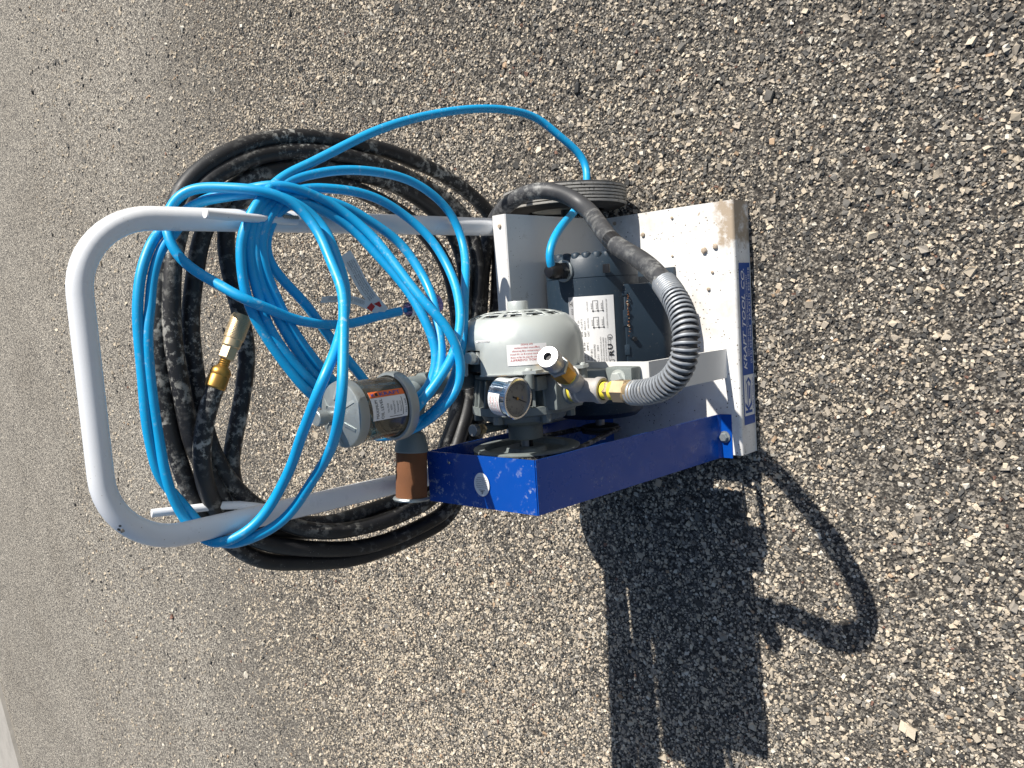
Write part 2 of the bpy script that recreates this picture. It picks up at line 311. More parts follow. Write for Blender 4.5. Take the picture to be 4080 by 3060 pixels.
# centre lines in metres, cart frame (x right, y away, z up)
TR = {
    'cord': [(0.121, -0.088, 0.3182), (0.1354, -0.092, 0.332), (0.1537, -0.092, 0.3303), (0.1767, -0.09, 0.3121), (0.2053, -0.07, 0.2598), (0.2314, -0.05, 0.2016), (0.2613, -0.055, 0.1758), (0.2941, -0.045, 0.154), (0.3205, -0.038, 0.1463), (0.3421, -0.03, 0.156), (0.3715, -0.012, 0.1856), (0.4049, 0.01, 0.2219), (0.4146, 0.025, 0.2793), (0.4119, 0.035, 0.3367), (0.4034, 0.045, 0.3928), (0.3908, 0.055, 0.4469), (0.3743, 0.06, 0.5022), (0.3503, 0.06, 0.5651), (0.3168, 0.06, 0.6351), (0.2923, 0.06, 0.6846), (0.2772, 0.06, 0.7179), (0.2585, 0.055, 0.7483), (0.2306, 0.048, 0.7797), (0.2017, 0.046, 0.8004), (0.1804, 0.048, 0.8097), (0.155, 0.048, 0.8124), (0.1292, 0.048, 0.8128), (0.0873, 0.047, 0.8069), (0.0582, 0.045, 0.7943), (0.0262, 0.04, 0.7787), (-0.0022, 0.035, 0.762), (-0.0263, 0.03, 0.7472), (-0.044, 0.028, 0.7316), (-0.0711, 0.03, 0.6973), (-0.0992, 0.03, 0.6596), (-0.111, 0.01, 0.6383), (-0.1041, -0.03, 0.6311), (-0.097, -0.06, 0.6207), (-0.0852, -0.075, 0.6019), (-0.0642, -0.085, 0.5805), (-0.0333, -0.085, 0.5583), (0.0032, -0.08, 0.5356), (0.0424, -0.07, 0.517), (0.0751, -0.055, 0.499), (0.1043, -0.035, 0.475), (0.1445, -0.01, 0.4461), (0.1828, 0.012, 0.4301), (0.2234, 0.022, 0.4397), (0.256, 0.03, 0.4705), (0.2783, 0.04, 0.5104), (0.2871, 0.045, 0.5618), (0.2877, 0.05, 0.6209), (0.2807, 0.054, 0.6681), (0.265, 0.056, 0.7217), (0.2448, 0.052, 0.755), (0.2231, 0.048, 0.779), (0.1999, 0.046, 0.7916), (0.1804, 0.046, 0.7978), (0.1505, 0.047, 0.7992), (0.1223, 0.047, 0.7964), (0.1018, 0.046, 0.7919), (0.0688, 0.043, 0.787), (0.0367, 0.038, 0.7737), (0.006, 0.033, 0.7547), (-0.0208, 0.028, 0.7347), (-0.0412, 0.028, 0.713), (-0.0704, 0.03, 0.6749), (-0.0935, 0.02, 0.6431), (-0.0973, -0.01, 0.6335), (-0.0964, -0.04, 0.6289), (-0.0809, -0.07, 0.6337), (-0.0666, -0.085, 0.6327), (-0.0478, -0.095, 0.6158), (-0.0269, -0.1, 0.5969), (-0.0058, -0.1, 0.5761), (0.0161, -0.095, 0.5582), (0.048, -0.085, 0.5375), (0.0676, -0.075, 0.5272), (0.1041, -0.05, 0.5098), (0.1465, -0.02, 0.5021), (0.183, 0, 0.5115), (0.2134, 0.018, 0.5352), (0.2417, 0.03, 0.578), (0.254, 0.038, 0.6228), (0.2566, 0.046, 0.6663), (0.2569, 0.05, 0.6895), (0.2491, 0.053, 0.726), (0.2331, 0.05, 0.7555), (0.2163, 0.047, 0.7733), (0.2, 0.045, 0.7835), (0.1804, 0.045, 0.79), (0.1502, 0.044, 0.7915), (0.1235, 0.046, 0.7885), (0.0925, 0.045, 0.7764), (0.063, 0.042, 0.7646), (0.0328, 0.04, 0.75), (0.0046, 0.04, 0.7323), (-0.0209, 0.035, 0.7149), (-0.0549, 0.035, 0.6789), (-0.0771, 0.02, 0.6508), (-0.0756, -0.03, 0.647), (-0.0723, -0.07, 0.6324), (-0.0595, -0.08, 0.6158), (-0.0494, -0.085, 0.6042), (-0.0297, -0.088, 0.5923), (-0.0072, -0.088, 0.5842), (0.0225, -0.08, 0.5755), (0.0527, -0.065, 0.5672), (0.0921, -0.04, 0.5518), (0.1331, -0.012, 0.5495), (0.1747, 0.01, 0.5642), (0.2063, 0.025, 0.6027), (0.2277, 0.036, 0.636), (0.2399, 0.044, 0.6737), (0.2439, 0.05, 0.716), (0.2297, 0.048, 0.7471), (0.2149, 0.046, 0.7636), (0.1987, 0.043, 0.7744), (0.1801, 0.041, 0.7828), (0.1544, 0.041, 0.7843), (0.1282, 0.042, 0.778), (0.0993, 0.042, 0.7673), (0.0622, 0.04, 0.7523), (0.0339, 0.036, 0.7373), (0.0075, 0.033, 0.7206), (-0.0098, 0.03, 0.7081), (-0.0437, 0.03, 0.6768), (-0.0658, 0.02, 0.6497), (-0.0709, -0.02, 0.6293), (-0.0635, -0.06, 0.6184), (-0.043, -0.075, 0.6002), (-0.0181, -0.08, 0.5899), (0.0044, -0.08, 0.5853), (0.0233, -0.075, 0.5849), (0.0516, -0.065, 0.5891), (0.0876, -0.045, 0.5928), (0.1248, -0.02, 0.6041), (0.1627, 0.005, 0.6222), (0.1941, 0.022, 0.6404), (0.2145, 0.034, 0.6656), (0.2293, 0.042, 0.692), (0.2344, 0.047, 0.7189), (0.221, 0.048, 0.748), (0.2, 0.052, 0.7616), (0.1788, 0.05, 0.7716), (0.1586, 0.05, 0.7729), (0.1373, 0.05, 0.7614), (0.1146, 0.05, 0.7408), (0.0959, 0.048, 0.7233), (0.071, 0.046, 0.7055), (0.0371, 0.042, 0.6843), (-0.0004, 0.035, 0.6593), (-0.0157, 0.03, 0.6498), (-0.0498, 0.03, 0.6264), (-0.0856, 0.03, 0.6204), (-0.115, 0.02, 0.6457), (-0.1176, 0, 0.6343), (-0.1119, -0.03, 0.6276), (-0.1006, -0.062, 0.6136), (-0.0776, -0.095, 0.6003), (-0.0567, -0.105, 0.5791), (-0.0319, -0.11, 0.5688), (-0.0065, -0.112, 0.5683), (0.0265, -0.108, 0.5773), (0.0552, -0.095, 0.5873), (0.0741, -0.082, 0.5977), (0.1087, -0.055, 0.6062), (0.1477, -0.025, 0.6129), (0.1825, 0, 0.624), (0.219, 0.025, 0.6524), (0.2401, 0.036, 0.6843), (0.2527, 0.042, 0.7214), (0.2576, 0.05, 0.7513), (0.2541, 0.075, 0.7721), (0.2478, 0.1, 0.805), (0.2405, 0.118, 0.8255), (0.2272, 0.128, 0.8428), (0.1977, 0.13, 0.8593), (0.1837, 0.13, 0.8772), (0.1641, 0.128, 0.8902), (0.13, 0.125, 0.9036), (0.0921, 0.122, 0.9109), (0.0725, 0.12, 0.9171), (0.0307, 0.12, 0.9205), (-0.0142, 0.12, 0.9209), (-0.0553, 0.12, 0.9199), (-0.0945, 0.12, 0.9175), (-0.113, 0.12, 0.9164), (-0.1534, 0.12, 0.911), (-0.1795, 0.12, 0.9025), (-0.1994, 0.12, 0.8946), (-0.2211, 0.112, 0.883), (-0.2322, 0.088, 0.8759), (-0.2305, 0.065, 0.8618), (-0.2205, 0.052, 0.842), (-0.2057, 0.042, 0.8244), (-0.1827, 0.03, 0.8097), (-0.1536, 0.01, 0.8015), (-0.1233, -0.015, 0.799), (-0.0864, -0.045, 0.8018), (-0.0683, -0.06, 0.8016), (-0.0183, -0.095, 0.7979), (0.0218, -0.088, 0.7673), (0.0476, -0.075, 0.7466), (0.0773, -0.055, 0.7222), (0.1102, -0.035, 0.7047), (0.15, -0.008, 0.696), (0.1906, 0.018, 0.692), (0.2168, 0.03, 0.7067), (0.2343, 0.038, 0.7327), (0.2436, 0.045, 0.7593), (0.246, 0.065, 0.7785), (0.2433, 0.092, 0.8021), (0.2392, 0.11, 0.8296), (0.2266, 0.125, 0.8479), (0.2048, 0.135, 0.8721), (0.197, 0.135, 0.8847), (0.1706, 0.13, 0.9025), (0.141, 0.127, 0.9163), (0.0929, 0.125, 0.9265), (0.084, 0.125, 0.9274), (0.0419, 0.125, 0.9286), (-0.0005, 0.125, 0.9291), (-0.054, 0.125, 0.9304), (-0.0955, 0.127, 0.9265), (-0.1349, 0.128, 0.9197), (-0.1687, 0.128, 0.8977), (-0.1888, 0.125, 0.8861), (-0.2124, 0.118, 0.8737), (-0.2329, 0.105, 0.8637), (-0.2377, 0.085, 0.8584), (-0.2361, 0.066, 0.8503), (-0.2299, 0.05, 0.8346), (-0.2239, 0.042, 0.8143), (-0.211, 0.03, 0.7953), (-0.1916, 0.015, 0.7825), (-0.1626, -0.01, 0.7754), (-0.132, -0.04, 0.7704), (-0.1006, -0.075, 0.7747), (-0.062, -0.11, 0.7853), (-0.0217, -0.118, 0.7815), (0.0174, -0.105, 0.7672), (0.0577, -0.085, 0.7482), (0.1, -0.06, 0.7275), (0.1123, -0.052, 0.7255), (0.1485, -0.025, 0.7204), (0.1882, 0.002, 0.7172), (0.2182, 0.018, 0.7299), (0.2377, 0.028, 0.7543), (0.247, 0.042, 0.7814), (0.2531, 0.075, 0.8099), (0.2559, 0.105, 0.8368), (0.2493, 0.118, 0.8537), (0.2352, 0.128, 0.864), (0.2168, 0.13, 0.8724), (0.1995, 0.12, 0.8783), (0.1819, 0.112, 0.8792), (0.1621, 0.105, 0.8734), (0.1443, 0.095, 0.86), (0.1249, 0.07, 0.843), (0.0987, 0.033, 0.8216), (0.0819, 0.028, 0.7836), (0.0699, 0.028, 0.7589), (0.0581, 0.03, 0.7068), (0.0559, 0.03, 0.6513), (0.0629, 0.03, 0.6132), (0.0676, 0.03, 0.5757), (0.0699, 0.03, 0.5584)],
    'hose': [(-0.0681, -0.31, 0.4227), (-0.0633, -0.355, 0.4392), (-0.0471, -0.397, 0.4538), (-0.02, -0.42, 0.4581), (0.0093, -0.425, 0.4577), (0.0415, -0.408, 0.4392), (0.0835, -0.36, 0.4027), (0.1197, -0.3, 0.366), (0.1502, -0.235, 0.3421), (0.1862, -0.18, 0.3041), (0.2277, -0.11, 0.2501), (0.2547, -0.075, 0.2593), (0.2657, -0.035, 0.2788), (0.2612, 0.02, 0.2781), (0.2393, 0.06, 0.2843), (0.2066, 0.11, 0.263), (0.1517, 0.13, 0.2652), (0.0802, 0.125, 0.2838), (-0.0139, 0.12, 0.3045), (-0.129, 0.115, 0.337), (-0.2178, 0.11, 0.3699), (-0.301, 0.11, 0.4095), (-0.3239, 0.115, 0.4991), (-0.3322, 0.125, 0.5669), (-0.333, 0.135, 0.6302), (-0.3185, 0.15, 0.7008), (-0.3055, 0.16, 0.7539), (-0.2828, 0.165, 0.7888), (-0.2461, 0.17, 0.8204), (-0.1871, 0.17, 0.8545), (-0.1203, 0.17, 0.8734), (-0.0725, 0.17, 0.8801), (-0.0286, 0.17, 0.8845), (0.0279, 0.168, 0.8851), (0.0832, 0.165, 0.8827), (0.0992, 0.165, 0.8789), (0.1572, 0.16, 0.8679), (0.2099, 0.16, 0.8534), (0.2454, 0.16, 0.8424), (0.2699, 0.158, 0.8265), (0.2861, 0.155, 0.8095), (0.3135, 0.15, 0.7704), (0.3389, 0.145, 0.7106), (0.3517, 0.14, 0.64), (0.3501, 0.135, 0.5578), (0.3434, 0.13, 0.4779), (0.3291, 0.125, 0.4234), (0.3114, 0.12, 0.3652), (0.2803, 0.115, 0.3053), (0.2443, 0.11, 0.2594), (0.1976, 0.11, 0.2399), (0.1355, 0.11, 0.2459), (0.0546, 0.11, 0.2605), (-0.0389, 0.105, 0.2917), (-0.1299, 0.1, 0.3255), (-0.2164, 0.1, 0.3729), (-0.2895, 0.1, 0.428), (-0.3046, 0.105, 0.4862), (-0.3128, 0.11, 0.5401), (-0.3145, 0.118, 0.6064), (-0.3035, 0.128, 0.6653), (-0.2859, 0.14, 0.7251), (-0.2684, 0.15, 0.7675), (-0.232, 0.155, 0.8066), (-0.1745, 0.155, 0.8246), (-0.1335, 0.158, 0.844), (-0.0996, 0.15, 0.8594), (-0.0648, 0.148, 0.8637), (-0.0188, 0.147, 0.8685), (0.0267, 0.147, 0.872), (0.0708, 0.147, 0.8728), (0.0973, 0.147, 0.87), (0.164, 0.15, 0.8595), (0.2097, 0.155, 0.8412), (0.2457, 0.155, 0.8227), (0.2726, 0.15, 0.7994), (0.2875, 0.148, 0.7769), (0.3005, 0.145, 0.7522), (0.3115, 0.142, 0.7288), (0.3242, 0.14, 0.6831), (0.3287, 0.135, 0.6374), (0.3278, 0.13, 0.5768), (0.3191, 0.125, 0.5134), (0.3044, 0.12, 0.4603), (0.2848, 0.118, 0.4024), (0.2625, 0.112, 0.3608), (0.2297, 0.105, 0.3268), (0.1907, 0.1, 0.3142), (0.1352, 0.095, 0.3148), (0.0575, 0.095, 0.332), (-0.0332, 0.09, 0.352), (-0.113, 0.088, 0.3706), (-0.1448, 0.086, 0.3912), (-0.189, 0.085, 0.4156), (-0.2539, 0.085, 0.4638), (-0.264, 0.09, 0.495), (-0.275, 0.1, 0.5444), (-0.2784, 0.11, 0.6087), (-0.2736, 0.12, 0.6677), (-0.2507, 0.135, 0.7246), (-0.2219, 0.145, 0.7613), (-0.1838, 0.15, 0.7962), (-0.1381, 0.158, 0.8193), (-0.088, 0.165, 0.83), (-0.0113, 0.165, 0.8358), (0.0351, 0.165, 0.8381), (0.0808, 0.165, 0.836), (0.1426, 0.165, 0.8223), (0.1937, 0.165, 0.8082), (0.2269, 0.165, 0.7894), (0.2525, 0.16, 0.7716), (0.2717, 0.157, 0.7512), (0.2855, 0.15, 0.727), (0.2989, 0.145, 0.6827), (0.3062, 0.14, 0.624), (0.3027, 0.132, 0.5647), (0.2899, 0.125, 0.4871), (0.2686, 0.118, 0.4352), (0.2391, 0.11, 0.3933), (0.1995, 0.105, 0.3592), (0.145, 0.1, 0.3442), (0.0587, 0.1, 0.3526), (-0.032, 0.1, 0.3645), (-0.1069, 0.1, 0.3781), (-0.1329, 0.098, 0.3981), (-0.1698, 0.1, 0.4194), (-0.2422, 0.115, 0.4598), (-0.2559, 0.125, 0.5224), (-0.2631, 0.135, 0.5886), (-0.2673, 0.145, 0.6501), (-0.2503, 0.155, 0.7144), (-0.2248, 0.16, 0.7573), (-0.2006, 0.162, 0.7873), (-0.1651, 0.165, 0.7976), (-0.1345, 0.168, 0.7941), (-0.1026, 0.17, 0.7831), (-0.0435, 0.17, 0.7642), (0.0279, 0.17, 0.7488), (0.0766, 0.168, 0.7553), (0.13, 0.168, 0.7641), (0.1656, 0.168, 0.7693), (0.2006, 0.168, 0.7681), (0.2279, 0.165, 0.7616), (0.2541, 0.16, 0.7412), (0.2724, 0.155, 0.7045), (0.2834, 0.15, 0.6583), (0.2879, 0.142, 0.5982), (0.2787, 0.135, 0.555), (0.2638, 0.13, 0.5172), (0.2415, 0.12, 0.4704), (0.2095, 0.11, 0.4313), (0.1767, 0.105, 0.4038), (0.1367, 0.105, 0.3776), (0.0596, 0.11, 0.3619), (-0.0325, 0.115, 0.3599), (-0.1237, 0.118, 0.3754), (-0.1849, 0.12, 0.4014), (-0.2419, 0.13, 0.4467), (-0.2655, 0.14, 0.5112), (-0.2777, 0.15, 0.579), (-0.2813, 0.16, 0.6413), (-0.269, 0.165, 0.7102), (-0.2492, 0.165, 0.774), (-0.2271, 0.16, 0.8136), (-0.202, 0.15, 0.8343), (-0.1783, 0.14, 0.8465), (-0.1475, 0.13, 0.8577), (-0.1145, 0.125, 0.8593), (-0.0825, 0.12, 0.8558), (-0.0494, 0.115, 0.8478), (-0.0261, 0.11, 0.8396), (-0.0166, 0.108, 0.8355)],
    'coupler': [(-0.0166, 0.108, 0.8355), (-0.0013, 0.106, 0.8286), (0.0215, 0.104, 0.8166), (0.0284, 0.104, 0.8136), (0.0491, 0.102, 0.8041), (0.0779, 0.1, 0.7898)],
    'plug': [(0.0699, 0.03, 0.5584), (0.0731, 0.03, 0.5239), (0.0802, 0.03, 0.4689)],
    'tag1': [(0.16, 0.03, 0.6539), (0.1452, 0.03, 0.6441), (0.1149, 0.03, 0.6288), (0.0876, 0.028, 0.6094), (0.0695, 0.025, 0.5942)],
    'tag2': [(0.0931, 0.03, 0.7023), (0.0933, 0.03, 0.6584), (0.0867, 0.03, 0.6316), (0.0719, 0.025, 0.6037)],
    'rodR': [(0.2088, 0.055, 0.7165), (0.2078, 0.04, 0.7964), (0.21, 0.03, 0.8663)],
    'rodL': [(-0.2134, 0.115, 0.7652), (-0.1966, 0.125, 0.7909), (-0.1956, 0.145, 0.8397), (-0.1897, 0.165, 0.92)],
}
SPRING = 0.2712
NFEED = 85

# ------------------------------------------------------------------ ground
def ground_mat():
    t = NT('weathered_asphalt')
    v1 = t.voro(165, 'Color'); sep = t.n('ShaderNodeSeparateColor'); t.l(v1, sep.inputs[0])
    stone = t.ramp(sep.outputs[0], [(0, (.10, .092, .082)), (.22, (.17, .155, .135)), (.45, (.31, .28, .235)), (.72, (.45, .405, .335)), (.93, (.56, .505, .42)), (1, (.62, .58, .49))])
    gap = t.ramp(t.voro(165, 'Distance', 'DISTANCE_TO_EDGE'), [(.02, 0.0), (.10, 1.0)])
    c = t.mix(gap, (.075, .068, .06), stone)
    v2 = t.voro(420, 'Color'); s2 = t.n('ShaderNodeSeparateColor'); t.l(v2, s2.inputs[0])
    fine = t.ramp(s2.outputs[1], [(0, (.035, .033, .031)), (.5, (.14, .125, .105)), (1, (.42, .375, .31))])
    far = t.n('ShaderNodeAttribute', attribute_name='far').outputs['Fac']
    near = t.mix(t.ramp(t.noise(90, 3), [(.4, .0), (.6, 1.0)]), fine, (.042, .038, .034))
    c = t.mix(far, near, c)
    blot = t.ramp(t.noise(2.2, 5, .6), [(.30, (.86, .85, .84)), (.55, (1, 1, 1)), (.75, (1.06, 1.05, 1.04))])
    mm = t.n('ShaderNodeMix', data_type='RGBA', blend_type='MULTIPLY'); mm.inputs[0].default_value = 1
    t.l(c, mm.inputs[6]); t.l(blot, mm.inputs[7])
    t.col(mm.outputs[2]); t.rough(.9); t.p.inputs['Specular IOR Level'].default_value = .25
    t.bump(t.voro(165), 1.0, .003)
    return t.m
gm = ground_mat()
xs = np.unique(np.concatenate([np.linspace(-80, -4, 12), np.linspace(-4, 4, 41), np.linspace(4, 80, 12)]))
ys = np.unique(np.concatenate([np.linspace(-40, -2, 8), np.linspace(-2, 6, 41), np.linspace(6, 120, 14)]))
gx, gy = np.meshgrid(xs, ys)
me = bpy.data.meshes.new('ground')
nx, ny = len(xs), len(ys)
me.from_pydata([(a, b, -.0012) for a, b in zip(gx.ravel(), gy.ravel())], [], [(j*nx+i, j*nx+i+1, (j+1)*nx+i+1, (j+1)*nx+i) for j in range(ny-1) for i in range(nx-1)])
at = me.attributes.new('far', 'FLOAT', 'POINT')
dist = np.hypot(gx.ravel()-.06, gy.ravel()+.98)
at.data.foreach_set('value', np.clip((dist-2.4)/1.0, 0, 1).astype(np.float32))
me.materials.append(gm)
ground = bpy.data.objects.new('ground', me); C.objects.link(ground)
tag(ground, 'weathered grey asphalt with pale crushed stone showing through', None, None, 'structure')

# crushed stone bedded in the asphalt: nobody could count it
def stones():
    cx, cy = .064, -.98
    P = []
    def keep(x, y, margin=.06):
        dx, dy, dz = x-CAM.x, y-CAM.y, -CAM.z
        a = dx*cr.x+dy*cr.y+dz*cr.z; b = dx*cu.x+dy*cu.y+dz*cu.z; c = dx*cf.x+dy*cf.y+dz*cf.z
        return (c > .1) & (np.abs(a/c) < 1530/F_PX+margin) & (np.abs(b/c) < 2040/F_PX+margin)
    def wob(x, y, f, ph): return np.sin(x*f+ph+1.7*np.sin(y*f*.7+ph*2))*np.sin(y*f*1.13+ph*.6+1.4*np.sin(x*f*.8))
    # fine layer on a jittered grid
    cell = .0050
    gx, gy = np.meshgrid(np.arange(-1.6, 1.7, cell), np.arange(-.95, 2.3, cell)); x = gx.ravel(); y = gy.ravel()
    x = x+rng.uniform(-.5, .5, x.size)*cell*1.1; y = y+rng.uniform(-.5, .5, y.size)*cell*1.1
    d = np.hypot(x-cx, y-cy)
    k = keep(x, y) & (d < 3.1)
    x, y, d = x[k], y[k], d[k]
    void = .5*wob(x, y, 26, .3)+.5*wob(x, y, 61, 1.1)+.35*wob(x, y, 9, 2.2)
    k = (rng.random(x.size) < np.clip(.80-void*.55, .12, .95)) & (rng.random(x.size) < np.clip((3.1-d)/.9, 0, 1))
    x, y = x[k], y[k]; s = np.exp(rng.normal(math.log(.0039), .34, x.size)); P.append((x, y, np.clip(s, .0020, .0095), .2))
    # coarse layer
    n = 18000; x = rng.uniform(-2.4, 2.6, n); y = rng.uniform(-.95, 3.4, n)
    k = keep(x, y); x, y = x[k], y[k]; s = np.exp(rng.normal(math.log(.0074), .32, x.size)); P.append((x, y, np.clip(s, .006, .017), .42))
    X = np.concatenate([p[0] for p in P]); Y = np.concatenate([p[1] for p in P]); S = np.concatenate([p[2] for p in P]); pale = np.concatenate([np.full(p[0].size, p[3]) for p in P])
    N = X.size
    # angular eight-cornered chips
    base = np.array([(a, b, c) for c in (-1, 1) for b in (-1, 1) for a in (-1, 1)], float)
    V = base[None]*.5*(1+rng.uniform(-.62, .32, (N, 8, 3)))
    V[:, 4:, :2] *= rng.uniform(.40, 1.0, (N, 1, 1))
    V[:, :, 0] *= rng.uniform(.65, 1.5, (N, 1)); V[:, :, 2] *= rng.uniform(.45, .8, (N, 1))
    # tilt, turn
    for ax, amp in ((0, .35), (1, .35), (2, math.pi)):
        a = rng.uniform(-amp, amp, N); c, s_ = np.cos(a)[:, None], np.sin(a)[:, None]; i, j = [(1, 2), (0, 2), (0, 1)][ax]
        A = V[:, :, i]*c-V[:, :, j]*s_; B = V[:, :, i]*s_+V[:, :, j]*c; V[:, :, i] = A; V[:, :, j] = B
    V *= S[:, None, None]*1.12
    V[:, :, 0] += X[:, None]; V[:, :, 1] += Y[:, None]; V[:, :, 2] += (-.0010+S*rng.uniform(-.05, .10, N))[:, None]
    q = np.array([(0, 2, 3, 1), (4, 5, 7, 6), (0, 1, 5, 4), (2, 6, 7, 3), (0, 4, 6, 2), (1, 3, 7, 5)])
    F = (np.arange(N)[:, None, None]*8+q[None]).reshape(-1, 4)
    me = bpy.data.meshes.new('gravel'); me.vertices.add(N*8); me.vertices.foreach_set('co', V.reshape(-1).astype(np.float32))
    me.loops.add(F.size); me.loops.foreach_set('vertex_index', F.reshape(-1).astype(np.int32))
    me.polygons.add(len(F)); me.polygons.foreach_set('loop_start', np.arange(0, F.size, 4, dtype=np.int32))
    me.update(calc_edges=True); me.polygons.foreach_set('use_smooth', np.zeros(len(F), bool))
    pal = np.array([(.52, .445, .345), (.60, .52, .405), (.42, .365, .295), (.29, .262, .225), (.175, .165, .15), (.09, .087, .082), (.05, .05, .05), (.42, .30, .20), (.64, .59, .50), (.21, .12, .09)])
    g_ = np.clip(.52+.42*Y-.30*X+.16*wob(X, Y, 5, .7), 0, 1)[:, None]
    warm = np.array([.24, .18, .18, .14, .09, .05, .03, .015, .07, .003]); cool = np.array([.09, .06, .12, .18, .20, .17, .11, .012, .05, .005])
    pr_ = g_*warm+(1-g_)*cool
    pr_ = np.where(pale[:, None] > .3, pr_*.6+.4*warm, pr_)
    _old = np.where(pale[:, None] > .3, np.array([.22, .16, .16, .12, .12, .07, .04, .03, .07, .01]), np.array([.15, .09, .14, .16, .16, .13, .09, .03, .04, .01]))
    u = rng.random(N)[:, None]; idx = (u > np.cumsum(pr_, 1)/pr_.sum(1, keepdims=True)).sum(1).clip(0, 9)
    # pale stone washes out of the wheel tracks less near the camera side, so the mix drifts slowly over the lot
    col = pal[idx]*rng.uniform(.8, 1.15, (N, 1))
    c4 = np.ones((N, 8, 4), np.float32); c4[:, :, :3] = col[:, None]
    a = me.color_attributes.new('tone', 'FLOAT_COLOR', 'POINT'); a.data.foreach_set('color', c4.reshape(-1))
    t = NT('crushed_stone'); at = t.n('ShaderNodeAttribute', attribute_name='tone')
    g = t.ramp(t.noise(900, 4, .7), [(.3, (.72, .72, .73)), (.7, (1.18, 1.16, 1.12))])
    mm = t.n('ShaderNodeMix', data_type='RGBA', blend_type='MULTIPLY'); mm.inputs[0].default_value = 1; t.l(at.outputs[0], mm.inputs[6]); t.l(g, mm.inputs[7])
    t.col(mm.outputs[2]); t.rough(.85); t.p.inputs['Specular IOR Level'].default_value = .3
    me.materials.append(t.m)
    o = bpy.data.objects.new('gravel', me); C.objects.link(o)
    print('stones', N)
    return tag(o, 'crushed tan, grey and black stone set loosely in the asphalt', None, None, 'stuff')
stones()
# smooth pale apron far behind
pm = MB(); pts = [(-1.55, 5.62), (-3.6, 4.35), (-9, 7.0), (-9, 16), (6, 16), (6, 10.4)]
A = [pm.b.verts.new((a, b, .022)) for a, b in pts]; Bv = [pm.b.verts.new((a, b, -.03)) for a, b in pts]
M['apron'] = mat('pale_worn_concrete', (.36, .335, .30), .9, dust=(.24, .225, .20), dust_scale=8, dust_lo=.45, dust_hi=.7, vary=.12, bump=.5, bump_scale=120)
pm.face(A, 'apron')
for i in range(len(pts)): pm.face((A[i], Bv[i], Bv[(i+1) % len(pts)], A[(i+1) % len(pts)]), 'apron')
tag(pm.build('pavement'), 'pale smoother pavement with a low edge beyond the asphalt', None, None, 'structure')

# ------------------------------------------------------------------ the cart with its bolted-on machinery
cart = empty('compressor_cart')
tag(cart, 'white two-wheeled upright cart carrying a belt-driven air compressor, blue guard in front', 'compressor cart')
W2 = .2269; D = .2852; Z0 = .0572; ZT = .3342
# toe plate with folded front lip
b = MB(); r = .006; t = .003
prof = [(0.0, Z0)]
for k in range(5):
    a = math.pi/2*k/4; prof.append((-D+r-r*math.sin(a), Z0-r+r*math.cos(a)))
prof += [(-D, .001), (-D+t, .001), (-D+t, Z0-t), (0.0, Z0-t)]
b.prism(prof, 0, -W2, W2, 'plate')
b.build('base_plate', cart, 40)
b = MB()
b.prism([(.0, Z0-.003), (.0, ZT-.002), (.002, ZT), (.0306, ZT), (.0306, ZT-.003), (.003, ZT-.003), (.003, Z0-.003)], 0, -W2, W2, 'white_flat')
b.cyl((W2-.02, .014, ZT), (W2-.02, .014, ZT+.003), .004, .003, 'mud', 10)
bp = b.build('back_plate', cart, 40)
# handle
LEAN = .0709
def post(x, z): return (x, .0466+LEAN*(z-ZT), z)
PX = .20965; R = .095; TOP = 1.0061
pts = [post(PX, .07), post(PX, .3), post(PX, .6), post(PX, TOP-R)]
for k in range(1, 13):
    a = math.pi/2*k/12; pts.append(post(PX-R+R*math.cos(a), TOP-R+R*math.sin(a)))
pts += [post(-x, z) for x, y, z in reversed(pts)]
b = MB(); b.tube(pts, .0158, 'white_tube', 28)
hd = b.build('handle', cart, 60)
# bare chip in the handle enamel
b = MB(); ring = [Vector((-PX+R-R*math.cos(a), .0466+LEAN*(TOP-R*.3-ZT), TOP-R+R*math.sin(a))) for a in [math.radians(38+k*5) for k in range(6)]]
for k in range(6): ring[k].y = .0466+LEAN*(ring[k].z-ZT)
for k in range(7):
    c = ring[2].lerp(ring[3], random.random()); o_ = (c-Vector((-PX+R, c.y, TOP-R))).normalized(); dr = (o_*random.uniform(.55, .95)+Vector((0, -random.uniform(.35, .75), 0))).normalized()
    p = c+dr*.0157; b.cyl(p, p+dr*.0004, random.uniform(.0012, .0034), .001, 'dark_cast' if k % 3 else 'mud', 7)
b.build('enamel_chip', hd)['kind'] = 'stuff'
for i, P in enumerate((TR['rodR'], TR['rodL'])):
    b = MB(); q = spline(P, .02, 1); b.tube(q, .0062, 'white_tube', 14)
    e = Vector(q[-1]); d = (e-Vector(q[-2])).normalized()
    b.cyl(e, e+d*.0008, .0058, .0054, 'paper', 14)
    if i == 0:
        for k in range(7):
            c = Vector(q[0]).lerp(Vector(q[1]), k*.16)+Vector((.003, -.005, 0)); b.cyl(c, c+Vector((.003, -.0015, .002)), .003, .0016, 'mud', 6)
    b.build('cord_hook', cart, 60)
